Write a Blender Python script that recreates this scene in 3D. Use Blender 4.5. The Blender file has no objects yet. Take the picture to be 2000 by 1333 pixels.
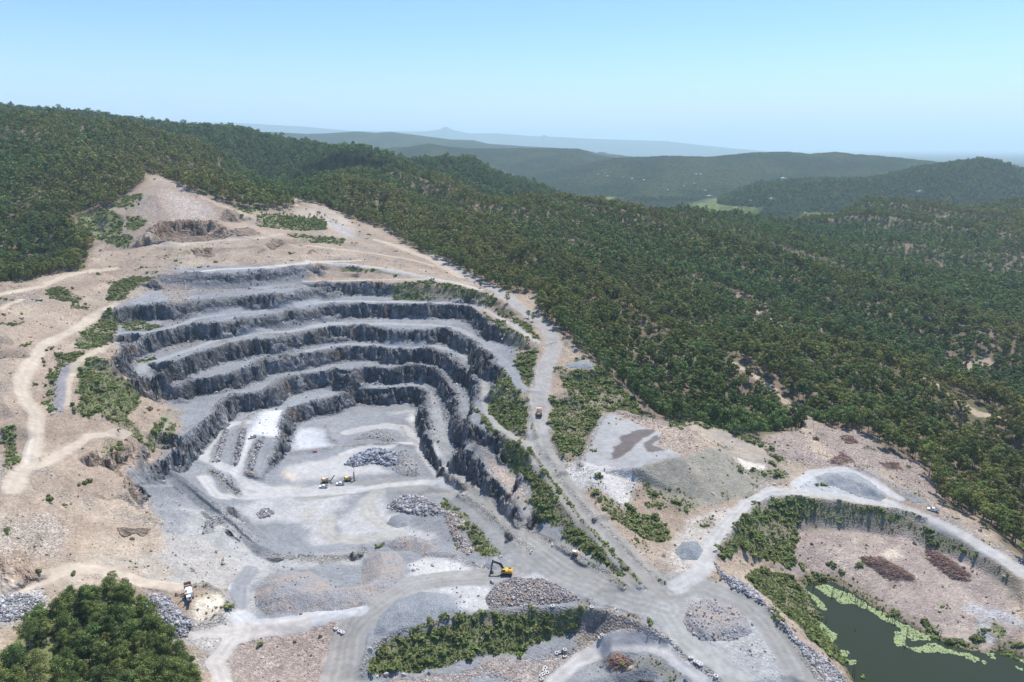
import bpy, bmesh, math, random
import numpy as np
from mathutils import Vector, Matrix, Euler
from mathutils.geometry import delaunay_2d_cdt
import time as _t
T0 = _t.time()
def log(*a): print('[%.1fs]' % (_t.time() - T0), *a, flush=True)

# ------------------------------------------------------------------ camera, world, sun, exposure
C = bpy.context.scene
COL = C.collection
PITCH = math.radians(15.8); HC = 195.0; FPX = 1333.33
cam_d = bpy.data.cameras.new('camera'); cam = bpy.data.objects.new('camera', cam_d); COL.objects.link(cam)
cam_d.sensor_width = 36; cam_d.lens = 24; cam_d.clip_start = 1; cam_d.clip_end = 120000
cam.location = (0, 0, HC); cam.rotation_euler = (math.radians(90) - PITCH, 0, 0)
C.camera = cam
SUN_EL = math.radians(64); SUN_AZ = math.radians(30)
W = bpy.data.worlds.new('World'); C.world = W; W.use_nodes = True
nt = W.node_tree; bg = nt.nodes['Background']
sky = nt.nodes.new('ShaderNodeTexSky'); sky.sky_type = 'NISHITA'; sky.sun_disc = False
sky.sun_elevation = SUN_EL; sky.sun_rotation = SUN_AZ; sky.air_density = 1.0; sky.dust_density = 0.0; sky.ozone_density = 3.0
nt.links.new(sky.outputs[0], bg.inputs[0]); bg.inputs[1].default_value = 0.11
def _n(ty, **k):
    o = nt.nodes.new(ty)
    for a, b in k.items(): setattr(o, a, b)
    return o
# deep azure overhead, a thin bank of pale high haze low over the right-hand horizon
_tc = _n('ShaderNodeTexCoord'); _sx = _n('ShaderNodeSeparateXYZ'); nt.links.new(_tc.outputs['Generated'], _sx.inputs[0])
_mul = _n('ShaderNodeMixRGB', blend_type='MULTIPLY'); _mul.inputs[0].default_value = 1; _mul.inputs[2].default_value = (.74, .95, 1.30, 1); nt.links.new(sky.outputs[0], _mul.inputs[1])
_mp = _n('ShaderNodeMapping'); _mp.inputs['Scale'].default_value = (1.2, 1.2, 16); nt.links.new(_tc.outputs['Generated'], _mp.inputs[0])
_no = _n('ShaderNodeTexNoise'); _no.inputs['Scale'].default_value = 1.1; _no.inputs['Detail'].default_value = 3; nt.links.new(_mp.outputs[0], _no.inputs['Vector'])
def _mr(src, a, b, c, d):
    o = _n('ShaderNodeMapRange', interpolation_type='SMOOTHSTEP'); [setattr(o.inputs[i + 1], 'default_value', v) for i, v in enumerate((a, b, c, d))]; nt.links.new(src, o.inputs[0]); return o.outputs[0]
def _mt(op, a, b): 
    o = _n('ShaderNodeMath', operation=op); nt.links.new(a, o.inputs[0])
    if isinstance(b, float): o.inputs[1].default_value = b
    else: nt.links.new(b, o.inputs[1])
    return o.outputs[0]
_f = _mt('MULTIPLY', _mt('MULTIPLY', _mr(_sx.outputs['Z'], .035, .075, 1, 0), _mr(_sx.outputs['X'], -.25, .35, .15, 1)), _mr(_no.outputs['Fac'], .3, .55, .5, 1))
_wh = _n('ShaderNodeMixRGB'); _wh.inputs[2].default_value = (5.6, 6.3, 6.8, 1); nt.links.new(_mt('MULTIPLY', _f, .75), _wh.inputs[0]); _pl = _n('ShaderNodeMixRGB'); _pl.inputs[2].default_value = (5.3, 6.2, 7.1, 1); nt.links.new(_mt('MULTIPLY', _mr(_sx.outputs['Z'], -.02, .16, 1, 0), .88), _pl.inputs[0]); nt.links.new(_mul.outputs[0], _pl.inputs[1]); nt.links.new(_pl.outputs[0], _wh.inputs[1]); nt.links.new(_wh.outputs[0], bg.inputs[0])
sd = bpy.data.lights.new('sun', 'SUN'); sun = bpy.data.objects.new('sun', sd); COL.objects.link(sun)
sd.energy = 5.0; sd.angle = math.radians(0.5); sd.color = (1, .945, .85)
svec = Vector((math.sin(SUN_AZ) * math.cos(SUN_EL), math.cos(SUN_AZ) * math.cos(SUN_EL), math.sin(SUN_EL)))
sun.rotation_euler = svec.to_track_quat('Z', 'Y').to_euler(); sun.location = (0, 0, 500)
C.view_settings.view_transform = 'Standard'; C.view_settings.look = 'None'
C.view_settings.exposure = 0.38; C.view_settings.gamma = 1
C.cycles.max_bounces = 5; C.cycles.diffuse_bounces = 2; C.cycles.glossy_bounces = 2
C.cycles.transmission_bounces = 2; C.cycles.volume_bounces = 3; C.cycles.transparent_max_bounces = 6
C.cycles.use_denoising = True

# ------------------------------------------------------------------ numeric helpers
rng = np.random.default_rng(7); random.seed(7)
SP, CP = math.sin(PITCH), math.cos(PITCH)
def rays(u, v):
    u = np.asarray(u, float); v = np.asarray(v, float)
    a = (u - 1000) / FPX; b = (666.5 - v) / FPX
    return a, CP + b * SP, -SP + b * CP
def at_h(u, v, h):                      # image pixel + assumed height -> ground position
    a, dy, dz = rays(u, v); t = (h - HC) / dz
    return a * t, dy * t, h + 0 * t
def at_z(u, v, z):                      # image pixel + assumed distance
    a, dy, dz = rays(u, v); return a * z, dy * z, HC + dz * z
_tab = rng.random((256, 256)).astype(np.float32)
def vnoise(x, y):
    xi = np.floor(x).astype(np.int64); yi = np.floor(y).astype(np.int64)
    fx = (x - xi); fy = (y - yi); fx = fx * fx * (3 - 2 * fx); fy = fy * fy * (3 - 2 * fy)
    x0 = xi & 255; x1 = (xi + 1) & 255; y0 = yi & 255; y1 = (yi + 1) & 255
    a = _tab[y0, x0]; b = _tab[y0, x1]; c = _tab[y1, x0]; d = _tab[y1, x1]
    return ((a * (1 - fx) + b * fx) * (1 - fy) + (c * (1 - fx) + d * fx) * fy) * 2 - 1
def fbm(x, y, s, o=4, seed=0, rough=.5):
    r = 0; a = 1; t = 0; x = x / s + seed * 17.3; y = y / s + seed * 9.7
    for i in range(o):
        r = r + a * vnoise(x, y); t += a; a *= rough
        x, y = (x * .8 - y * .6) * 2.03 + 3.1, (x * .6 + y * .8) * 2.03 + 1.7
    return r / t
def sstep(a, b, x): t = np.clip((x - a) / (b - a), 0, 1); return t * t * (3 - 2 * t)
def blur(A, n):                          # separable box blur in grid index space
    if n < 1: return A
    for ax in (0, 1):
        p = [(0, 0)] * A.ndim; p[ax] = (n + 1, n)
        c = np.cumsum(np.pad(A, p, 'edge'), axis=ax, dtype=np.float64)
        k = 2 * n + 1
        A = (np.take(c, range(k, c.shape[ax]), ax) - np.take(c, range(0, c.shape[ax] - k), ax)) / k
    return A.astype(np.float32)
# zoomed image crops the pixel coordinates were read from: key -> origin and scale
CR = {'1': (0, 150, 2.836), '2': (600, 150, 2.836), '3': (1300, 150, 2.836), '4': (0, 500, 2.836), '5': (600, 500, 2.836), '6': (1300, 500, 2.836),
      '7': (0, 880, 2.857), '8': (600, 880, 2.857), '9': (1300, 880, 2.857), 'A': (480, 740, 4.762), 'B': (1100, 780, 4.348), 'C': (0, 900, 4.762),
      'D': (1560, 1110, 4.545), 'E': (200, 480, 4.762), '0': (0, 0, 1)}
def Q(key, s, inherit=True):
    ox, oy, sc = CR[key]; out = []; prev = []
    for tok in s.split():
        f = [float(k) for k in tok.split(',')]
        if inherit: f = f + prev[len(f):]
        prev = f
        out.append([ox + f[0] / sc, oy + f[1] / sc] + f[2:])
    return out
def dens(P, step):
    P = np.asarray(P, float); out = [P[:1]]
    for a, b in zip(P[:-1], P[1:]):
        n = max(1, int(math.ceil(np.hypot(*(b - a)[:2]) / step)))
        t = (np.arange(1, n + 1) / n)[:, None]; out.append(a + (b - a) * t)
    return np.concatenate(out)

# ------------------------------------------------------------------ terrain from image pixels
PTS = []
SKYL = {(1300., 385.), (1700., 375.), (1500., 399.), (2000., 370.), (1150., 373.), (1000., 369.), (850., 326.), (560., 312.), (780., 303.), (900., 347.), (480., 292.), (390., 263.), (700., 309.), (550., 300.), (300., 244.), (150., 210.), (0., 190.), (-200., 175.), (2200., 365.)}   # tree-top skyline: ground lies a tree lower
def pts(key, s):
    for p in Q(key, s): PTS.append(at_h(*p[:3]))
def zpts(s):
    for p in Q('0', s, False):
        x, y, z = at_z(*p[:3]); PTS.append((x, y, z - (16 if (p[0], p[1]) in SKYL else 6 if p[2] > 600 else 3)))
def line(key, s, step=5):
    P = np.array(Q(key, s)); X = np.array([at_h(*p[:3]) for p in P]); X = dens(X, step)
    PTS.extend(map(tuple, X))
def face(key, s, step=2.6):
    """quarry face: crest tokens x,y,h,drop,width ; the toe is laid off to the right hand"""
    P = Q(key, s); W_ = []
    for p in P: p[4] = max(p[4], p[3] * .42)
    for p in P:
        x, y, h = at_h(*p[:3]); W_.append([x, y, h, p[3], p[4]])
    D_ = dens(W_, step); n = len(D_)
    tg = np.gradient(D_[:, :2], axis=0)
    k = np.ones(7) / 7
    for c in (0, 1): tg[:, c] = np.convolve(np.pad(tg[:, c], 3, 'edge'), k, 'valid')
    tg /= np.linalg.norm(tg, axis=1)[:, None] + 1e-9
    nr = np.stack([tg[:, 1], -tg[:, 0]], 1)
    for d, r in zip(D_, nr):
        PTS.append((d[0], d[1], d[2])); PTS.append((d[0] + r[0] * d[4], d[1] + r[1] * d[4], d[2] - d[3]))
        PTS.append((d[0] + r[0] * d[4] * .45 , d[1] + r[1] * d[4] * .45, d[2] - d[3] * .55))
def strip(key, s, w, step=6):
    P = Q(key, s); X = dens([at_h(*p[:3]) for p in P], step); tg = np.gradient(X[:, :2], axis=0); tg /= np.linalg.norm(tg, axis=1)[:, None] + 1e-9
    for q, t in zip(X, tg):
        for sgn in (-.5, .5): PTS.append((q[0] + t[1] * w * sgn, q[1] - t[0] * w * sgn, q[2]))

# the six benches and the pit walls
face('A', '400,290,12,10,5 480,260 560,230,12,11,6 640,215,12,11,7 780,185 1000,105,12,11,5 1240,95,12,11.5,3 1560,85,12,12,2.5 1680,140,12,12,2.5 1660,300,12,12,4 1700,470,12,11,5 1740,600,11,9,5 1790,740,9,6,4 1850,820,6,2,3')
face('A', '150,965,2,1.5,3 120,880,6,5,7 210,720,9,7,7 310,560,11,9,6 330,430,12,10,5 385,310,12,10,5')
face('4', '940,1110,23,12,5 990,1040,24,13,6 1080,960,24,13,6 1180,880,24,12,5 1250,800,24,12,4 1290,775,24,12,3 1400,760 1500,735,24,12,6 1570,680,24,12,4 1700,655,24,12,6 1860,630,24,12,7')
face('5', '170,655,24,12,8 240,650,24,12,8 330,615,24,12,2.5 450,625,24,12,4 590,610,24,12,3 700,625,24,12,2.5 740,655,24,12,3 800,740,24,12,3 830,830,24,12,4 850,950,24,12,4 870,1030,22,11,4')
face('8', '850,0,22,11,4 910,30,20,9,4 950,60,20,9,4 1000,130,20,8,4 1060,180,20,8,4 1110,250,20,7,4 1180,330,21,5,3 1230,400,22,2,2')
face('4', '830,760,33,8,5 900,740,34,10,6 1000,720,35,11,6 1060,690,35,11,4 1150,680,35,11,3 1300,650,35,11,4 1400,610,35,11,7 1440,580,35,11,4 1560,560,35,11,7 1700,540,35,11,8 1880,505,35,11,8')
face('5', '250,500,35,11,8 370,500,35,11,3 430,510,35,11,8 480,520,35,11,2.5 700,520,35,11,2.5 820,575,35,11,2.5 840,605,35,11,3 900,650,35,11,3 945,705,35,11,3 950,780,35,9,4 905,850,34,8,3 900,920,33,5,3')
face('5', '940,950,33,5,3 1040,1000,31,5,3 1080,1060,28,5,3 1085,1110,26,4,3 1150,1145,25,3,4 1200,1240,23,1.5,3')
face('1', '810,875,109,6,8 860,825,115,13,12 950,800,117,16,14 1080,795,117.5,16,13 1200,805,116,14,13 1290,865,107,6,9')
face('1', '1040,955,97,5,5 1110,945,97,7,6 1190,950,96,5,6'); face('1', '1460,935,98,5,5 1570,900,98,8,6 1585,925,96,4,5'); face('1', '1690,992,89,3,4 1740,962,90,5,5')
face('4', '740,690,46,9,5 800,660,47,10,6 900,620,47,11,5 1000,585,47,12,5 1100,540,47,12,4 1200,510,47,12,3 1300,485,47,12,9 1400,470,47,12,5 1560,450,47,12,10 1700,420,47,12,9 1830,385,47,12,7 1985,385,47,12,8')
face('5', '60,400,47,12,8 130,395,47,12,12 230,395,47,12,6 370,390,47,12,5 460,405,47,12,12 640,410,47,12,12 740,400,47,12,4 850,430,47,12,2.5 930,480,47,12,2.5 955,560,47,12,2.5 1010,590,47,12,3 1070,620,46,11,3 1085,670,45,9,3 1030,740,43,3,3')
face('4', '630,590,58,10,5 660,520,59,11,6 720,480,59,11,6 780,455,59,12,6 860,420,59,12,3 1000,395,59,12,3 1200,375,59,12,3 1280,360,59,12,10 1400,340,59,12,12 1600,310,59,12,13 1800,280,59,12,12 1960,268,59,12,8')
face('5', '110,272,59,12,10 290,268,59,12,3.5 480,268,59,12,2.5 870,273,59,12,2.5 920,290,59,12,5 960,320,59,12,4 1010,380,59,12,3 1100,400,58,11,3 1190,450,58,9,5 1225,475,57,6,6')
face('4', '635,300,71,12,5 700,285,71,12,2.5 900,270,71,12,3 960,268,71,12,10 1100,245,71,12,14 1300,225,71,12,14 1430,218,71,12,6 1600,205,71,12,14 1750,170,71,12,12 1850,155,71,12,8 1985,147,71,12,5')
face('5', '60,155,71,12,12 150,150,71,12,4 350,145,71,12,4 480,150,71,12,10 600,155,71,12,14 800,175,71,12,14 930,195,70,11,12 1060,235,67,9,12 1150,310,62,7,10')
face('4', '890,110,82,11,16 1060,100,83,12,16 1300,98,83,12,13 1450,85,83,12,12 1650,62,83,12,16 1800,42,83,12,20 1985,38,83,12,22')
face('5', '100,38,83,11,22 300,58,81,9,18 500,82,78,6,12 660,118,74,2,6')
# roads
strip('5', '1310,1140,34 1280,1020,36 1280,870,40.5 1290,740,46 1310,640,49 1370,500,53.5 1340,420,56 1240,330,61 1160,270,64.5 1080,205,68 940,135,72 850,85,75.5 760,35,79 690,-10,82', 13)
strip('8', '1950,760,24 1800,620,25.5 1650,450,27.5 1500,300,29.5 1400,150,31.5 1310,0,34.5', 13)
strip('5', '480,258,59.3 860,266,59.3 980,295,59 1060,340,58.5 1150,388,58 1230,450,57 1275,478,56', 5)
strip('5', '905,440,47 1010,500,47 1100,600,46.5 1165,700,46.5 1200,745,46.5', 7)
strip('5', '850,540,35 900,590,35 980,680,35 980,800,35 1000,880,34.5 1060,950,34 1200,1040,34 1275,1110,35', 7)
pts('5', '1275,505,55 1420,475,55 1540,570,52 1430,590,51 1590,620,51 1400,640,50 1445,750,46.5 1350,775,46 1215,770,46.3 1235,900,40 1350,900,40 1200,250,64.5 1290,270,64 1290,340,60 1390,440,57 1150,520,50 1240,520,52 1170,600,48 1240,700,46.5')
pts('8', '700,160,2 850,230,3.5 780,300,4 900,180,5 950,330,9 1080,330,11 1100,480,14 1250,450,17 1200,600,18 1400,560,20 1100,650,17 1500,640,20 1600,800,21 1700,700,22 1850,790,23 1980,840,24 1250,690,17 1000,700,17 700,740,16 400,830,16 300,950,16 200,1150,14.5 230,1290,14 150,1290,14 600,620,13 850,600,12.5 1000,620,15')
pts('8', '0,470,2 200,500,2 400,480,3 700,420,5 760,520,6 850,540,8 950,600,13 600,250,1.5 450,300,1 0,300,0.5 300,250,1 1000,560,12 1100,570,16 900,450,9 800,350,6 850,330,6.5')
pts('7', '1600,620,8.5 1480,640,10 1700,610,8 1950,580,6 1560,540,2 1700,545,1.5 2000,520,2 1300,260,1 1450,320,1 1600,250,.5 1900,240,0 1350,420,2')
face('7', '950,95,18,4,5 1000,130,17,4,6 1100,205,15.5,4.5,6 1250,325,12.5,4.5,6 1380,440,10.5,4,5 1470,530,9,3.5,5 1560,575,8,3,5 1700,590,6.5,3,4 2000,560,5,2.5,4')
pts('7', '1000,60,11.5 1080,120,10.5 1150,180,9 1250,250,6.5 1350,330,4.5 1420,420,3')
pts('4', '1100,1100,11.5 1150,1200,8.5 1200,1000,12 1380,920,11.8 1300,1100,9 1450,1100,7.5 1300,1200,5.5 1420,1240,3')
pts('7', '860,110,19 840,250,18 950,200,17.5 1100,350,15.5 1000,420,16.5 1250,450,13 1150,560,15 1350,600,12 1400,750,15.5 1350,950,16 1450,980,16 1600,960,16 1900,900,16 1150,1000,17.5 1100,850,22 1050,750,23 950,650,22 850,560,22 900,420,22 800,330,24 700,280,27 600,400,28 500,500,30 600,600,27 700,700,26.5 460,640,31 300,700,33 100,790,36 0,830,37 0,600,46 200,400,42 0,300,50 200,150,48 400,250,38 400,60,42 600,100,33 700,150,30 550,0,42 250,50,47 100,0,50 0,100,55 700,230,30 780,200,21 750,80,28')
pts('7', '200,900,32 0,950,36 0,1290,31 200,1250,27 400,900,28 600,760,28 700,1000,23 500,1200,22 900,1250,18 800,900,24 950,1000,21 1100,1250,17 1250,1200,15 1400,1100,14 1300,1290,13.5 1600,1040,13 1800,990,14 1850,1100,12 1700,1200,11 1900,1290,13')
face('4', '600,890,44,3,3 640,800,45,5,4 690,760,42,3,4')
pts('4', '100,250,78 0,300,80 0,400,75 200,350,73 400,320,72 500,290,71.5 560,300,70 250,450,68 180,560,65 130,700,61 0,600,70 0,800,62 170,830,55 210,1000,50 160,1150,47 80,1200,48 300,1100,45 450,1000,43 420,880,50 350,850,53 370,700,58 430,580,62 480,520,64 330,480,65 400,440,66 300,650,59 290,780,56 560,360,64 600,440,60 540,480,62 600,560,57 560,700,54 480,800,53 520,900,46 600,980,40 650,1060,35 560,1100,38 720,900,36 700,640,50 760,740,38 720,830,37 850,850,30 950,780,30 900,900,27 850,1060,24 930,930,26 800,960,30 760,1060,29 700,1180,26 850,800,32 820,1150,21 720,590,48 660,640,50 800,720,36 900,700,35')
pts('E', '200,450,76 250,350,79 500,330,79 560,500,73 100,560,70 150,740,62 300,800,60 50,700,64 500,720,59.5 150,830,60 250,980,48 400,1080,47 300,1180,44 200,1130,48 60,1200,52')
pts('1', '500,980,92 620,940,98 700,960,95 830,930,99 900,1000,92 1000,1040,87 1100,1060,84 1300,1040,84 1250,900,101 1450,880,102 1560,880,100 1000,930,101 1300,810,112 850,800,118 850,640,145 800,560,157 870,545,159 950,590,154 1100,660,140 1250,730,128 1420,790,114 1500,760,117 1650,730,120 1560,830,106 1800,830,103 1800,720,120 1700,640,135 1980,780,107 1850,900,94 1700,950,90.5 1980,960,85 700,820,113 600,770,123 500,760,122 640,700,133 560,880,104 450,1080,86 300,1080,84 100,1150,82 0,1150,84 600,1100,81 700,1150,79 450,1200,77 850,1100,82 200,1250,76 0,1280,79')
pts('2', '150,740,113 300,800,102 300,880,93 420,840,97 520,910,86 620,970,81 720,1010,78 820,1070,75 900,1110,73 1000,1160,70 1120,1200,67 1230,1200,66 1340,1250,64 600,950,85 500,990,82 350,950,86 200,850,99 100,900,94 600,1040,80 700,1100,75.6 400,1030,82 200,1010,83 820,1130,73.6')
# dump platform, gully, eastern roads, cleared valley and pond
pts('B', '30,600,34 150,540,35.5 200,350,38 300,180,39 440,100,40 600,170,38 850,200,38 1050,260,37 1250,400,37 1000,490,38 640,590,37 300,600,36 660,400,40 600,150,38.5 400,750,33 480,900,30 250,700,34 620,700,31 620,830,28 1040,230,33 1150,200,34 1400,280,32.5 1700,400,30 1800,500,28 1550,500,28 1350,400,29 1430,480,28.5 1560,610,27 1730,580,26.5 1340,440,30 1280,410,34 1420,520,30 1540,620,26.5 1320,890,24.5 950,800,27 1000,1000,24 1200,950,24 800,950,25 1540,800,24 1800,720,23.5 1950,640,24 1960,580,25 700,1100,23.5 900,1180,23 560,980,26.5 640,1200,23.5 450,1000,29 350,960,31 140,400,31 100,300,33 220,230,34 150,100,37 350,100,37 560,60,36 700,160,34 60,520,34')
pts('5', '1400,830,40 1400,1000,37 1450,700,45 1500,800,41 1600,700,43 1700,800,38 1800,850,35 1600,850,38 1640,660,46 1750,740,41 1420,1100,36')
pts('9', '0,640,25 120,600,25 200,480,25 300,450,25 450,300,24 560,250,24 700,240,23.5 900,240,23 1100,270,22 1300,310,21 1500,380,20 1700,480,18.5 1850,580,17.5 2000,690,16.5 2000,620,17 1850,510,18.5 1700,420,19.5 1550,340,20.5 1400,260,22 1200,200,23 1100,140,24 950,120,24.5 800,120,24.5 720,170,24.5 1000,80,26 1150,120,25 1000,180,23.5')
line('9', '290,560,25 320,520 400,420,24.5 480,330,24 570,275,23.5 620,262,23 760,262,22.8 900,280,22.5 1100,310,21.5 1300,335,20.5 1450,385,19.5 1600,460,18.5 1800,590,17 2000,730,16')
line('9', '500,640,11 590,590,10.5 720,480,10.5 800,440,11 900,440,11 1100,460,11 1300,480,11.5 1500,560,10 1700,640,11 1900,760,11')
pts('9', '700,640,8 900,550,9 1100,530,9.5 1250,560,9.5 1300,700,7 1100,650,7.5 1500,650,8.5 1700,800,7.5 1400,850,5.5 1600,900,6 1850,900,8 2000,980,8 1150,800,4.5 1400,960,4 1700,1000,4.5 650,700,8 600,620,11 1980,850,10 1900,1050,5 1750,950,5.5')
line('9', '270,640,24.5 330,720,24.5 380,770,24 470,810,24 560,870,23.5 700,1050,22.5 780,1150,22 880,1294,21.5 960,1400,21')
line('9', '560,640,10 640,700,7 720,740,5 780,770,3.4 810,850,3.4 860,900,3.4 840,970,3.4 900,1040,3.4 960,1100,3.4 1000,1200,3.4 1060,1294,3.4 1120,1400,3.4')
line('9', '790,745,3.4 850,720 950,735 1050,800 1200,890 1320,950 1430,1010 1550,1060 1700,1120 1800,1140 1870,1100 1950,1120 2020,1180', 4)
pts('9', '900,850,1 1000,950,0 1200,1050,0 1400,1150,0 1150,1250,0 1700,1250,0 1950,1250,0 1000,850,1 1300,1000,1.2 1150,1400,0 2000,1400,0')
pts('9', '0,720,24 200,800,23.5 400,850,23.5 100,900,22.5 500,1000,22 300,1100,21.5 0,980,22 600,1150,22 700,1250,21.5 300,1250,20.5 100,1070,21 -100,960,22 450,1294,20.5')
pts('9', '0,1130,19.5 100,1200,19 250,1270,18.5 50,1090,20.5 200,1180,20.5 0,1250,17.5 200,1400,17 400,1500,17')
line('8', '290,1240,14 330,1150,15 400,1070,15.6 480,1020,16 620,970,16.5 800,940,16.5 950,905,17 1150,880,17 1300,870,17.5 1500,880,18.5 1650,890,20 1750,910,21.5 1900,980,22 2000,1040,21.5')
line('8', '420,1290,8 550,1240,7 800,1200,7 1000,1150,7.5 1200,1090,8 1400,1030,9.5 1600,1010,12')
pts('8', '1370,1290,7 1500,1170,8 1700,1085,13.5 1900,1085,17 2000,1110,19.5 1200,1250,6.5 900,1290,6 1300,1150,7 1700,1250,10 1550,1290,7.5 1900,1200,16.5 2000,1290,17 1650,1180,7 600,1400,7 1200,1400,6 1800,1400,6')
zpts('''480,1500,190 250,1500,185 0,1500,180 -200,1333,215 1000,1600,180 1600,1500,215 2100,1500,225 700,1550,180
 1300,800,430 1300,750,480 1300,650,600 1300,560,740 1300,480,900 1300,420,1080 1300,385,1230
 1700,860,420 1700,750,520 1700,650,650 1700,560,830 1700,480,1080 1700,420,1350 1700,375,1600
 2000,1010,350 2000,850,470 2000,750,570 2000,650,720 2000,560,900 2000,480,1150 2000,420,1400 2000,370,1700
 2200,1060,335 2200,950,400 2200,850,480 2200,750,580 2200,650,730 2200,560,920 2200,480,1180 2200,420,1430 2200,365,1750
 1850,900,415 1850,950,385 1500,820,440 1500,700,545 1500,600,690 1500,500,900 1500,430,1150 1500,399,1350 1600,850,430
 1150,640,545 1150,560,650 1150,500,780 1150,440,950 1150,400,1080 1150,373,1250
 1000,500,750 1000,440,900 1000,400,1020 1000,369,1150 850,460,830 850,420,950 850,380,1050 850,326,1200
 700,370,960 700,335,1080 700,309,1220 550,350,1000 560,312,1200 780,303,1240 900,347,1170 480,292,1200 390,263,1200 620,340,1050 300,300,1010 300,244,1200
 150,210,1150 150,300,940 150,400,800 150,480,700 0,190,1100 0,300,880 0,400,750 0,480,660
 -200,175,1050 -200,300,850 -200,400,720 -200,540,560 -200,700,440 -200,900,335 -200,1100,270 -200,1250,235 -200,1500,190''')
_back = Q('0', '-250,175,1150 0,190,1200 150,210,1250 300,244,1320 560,312,1330 700,309,1350 850,326,1340 1000,369,1290 1150,373,1400 1300,388,1380 1500,399,1500 1700,375,1760 2000,370,1880 2250,365,1900', False)
for p in _back:
    x, y, z = at_z(*p); PTS.append((x, y, z - 55)); PTS.append((x * 1.25, y * 1.25, min(z - 160, -20)))
for x in (-3500, -1500, 0, 1500, 3500): PTS.append((x, 3500, -90))
for x, y, z in ((-400, 60, 60), (0, 60, 5), (400, 60, 5), (-3000, 500, 150), (3000, 500, 20), (-2500, 1500, 250), (2500, 1500, 60)): PTS.append((x, y, z))

# ------------------------------------------------------------------ ground grid (finer near, coarser far)
ys = [135.0]
while ys[-1] < 2250: ys.append(ys[-1] * (1.0016 if 390 < ys[-1] < 720 else 1.0024 if ys[-1] < 850 else 1.006))
YR = np.array(ys); NY = len(YR); NX = 930; TX = np.linspace(-1.08, 1.08, NX)
GX = TX[None, :] * YR[:, None]; GY = np.repeat(YR[:, None], NX, 1)
_seen = {}; VV = []
for x, y, z in PTS:
    k = (round(x / 1.2), round(y / 1.2))
    if k in _seen: continue
    _seen[k] = 1; VV.append((x, y, z))
VV = np.array(VV)
o_v, o_e, o_f, ov_, oe_, of_ = delaunay_2d_cdt([Vector((a, b)) for a, b in VV[:, :2]], [], [], 0, 1e-4)
ZZ = np.zeros(len(o_v))
for i, src in enumerate(ov_): ZZ[i] = VV[src[0], 2] if len(src) else 0
XY = np.array([(v.x, v.y) for v in o_v])
log('tin', len(VV), len(o_f))
H = np.full((NY, NX), -60.0)
dT = TX[1] - TX[0]
for f in o_f:
    p = XY[list(f)]; z = ZZ[list(f)]
    y0, y1 = p[:, 1].min(), p[:, 1].max()
    if y1 < YR[0] or y0 > YR[-1]: continue
    i0 = max(np.searchsorted(YR, y0) - 1, 0); i1 = min(np.searchsorted(YR, y1) + 1, NY)
    lo = max(y0, YR[0]); c = np.concatenate([p[:, 0] / lo, p[:, 0] / max(y1, YR[0])])
    j0 = max(int((c.min() + 1.08) / dT) - 1, 0); j1 = min(int((c.max() + 1.08) / dT) + 3, NX)
    if i1 <= i0 or j1 <= j0: continue
    X = GX[i0:i1, j0:j1]; Y = GY[i0:i1, j0:j1]
    d = (p[1, 1] - p[2, 1]) * (p[0, 0] - p[2, 0]) + (p[2, 0] - p[1, 0]) * (p[0, 1] - p[2, 1])
    if abs(d) < 1e-9: continue
    a = ((p[1, 1] - p[2, 1]) * (X - p[2, 0]) + (p[2, 0] - p[1, 0]) * (Y - p[2, 1])) / d
    b = ((p[2, 1] - p[0, 1]) * (X - p[2, 0]) + (p[0, 0] - p[2, 0]) * (Y - p[2, 1])) / d
    c = 1 - a - b; m = (a >= -1e-6) & (b >= -1e-6) & (c >= -1e-6)
    H[i0:i1, j0:j1][m] = (a * z[0] + b * z[1] + c * z[2])[m]
log('raster')
def gidx(x, y):
    i = np.interp(y, YR, np.arange(NY)); j = (np.asarray(x) / np.maximum(y, 1) + 1.08) / dT
    return np.clip(i, 0, NY - 1.001), np.clip(j, 0, NX - 1.001)
def samp(A, x, y):
    i, j = gidx(x, y); a = i.astype(int); b = j.astype(int); fi = i - a; fj = j - b
    return (A[a, b] * (1 - fi) + A[a + 1, b] * fi) * (1 - fj) + (A[a, b + 1] * (1 - fi) + A[a + 1, b + 1] * fi) * fj
def slope(A):
    gy = np.gradient(A, axis=0) / np.gradient(YR)[:, None]
    gx = np.gradient(A, axis=1) / (YR[:, None] * dT)
    gy = gy - gx * TX[None, :]      # columns fan out: correct the along-column derivative
    return np.hypot(gx, gy)
def unproj(u, v, A=None, z0=150., z1=2600.):
    A = H if A is None else A
    u = np.atleast_1d(np.asarray(u, float)); v = np.atleast_1d(np.asarray(v, float)); a, dy, dz = rays(u, v)
    t = np.full(u.shape, z0); done = np.zeros(u.shape, bool); res = np.full(u.shape, z1)
    step = .0022
    while True:
        t2 = t * (1 + step); g = samp(A, a * t2, dy * t2); hit = (HC + dz * t2 <= g) & ~done
        res[hit] = (t[hit] + t2[hit]) / 2; done |= hit; t = t2
        if done.all() or t[0] > z1: break
    return a * res, dy * res
def U(pl, step=14, A=None):
    P = dens(np.array(pl)[:, :2], step); x, y = unproj(P[:, 0], P[:, 1], A); return np.stack([x, y], 1)
def inpoly(P, X, Y):
    x0, y0 = P.min(0); x1, y1 = P.max(0); m = np.zeros(X.shape, bool)
    bb = (X >= x0) & (X <= x1) & (Y >= y0) & (Y <= y1); xs, yy = X[bb], Y[bb]; r = np.zeros(xs.shape, bool)
    a = P; b = np.roll(P, -1, 0)
    for (ax, ay), (bx, by) in zip(a, b):
        if ay == by: continue
        c = ((ay > yy) != (by > yy)) & (xs < (bx - ax) * (yy - ay) / (by - ay) + ax); r ^= c
    m[bb] = r; return m
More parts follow.
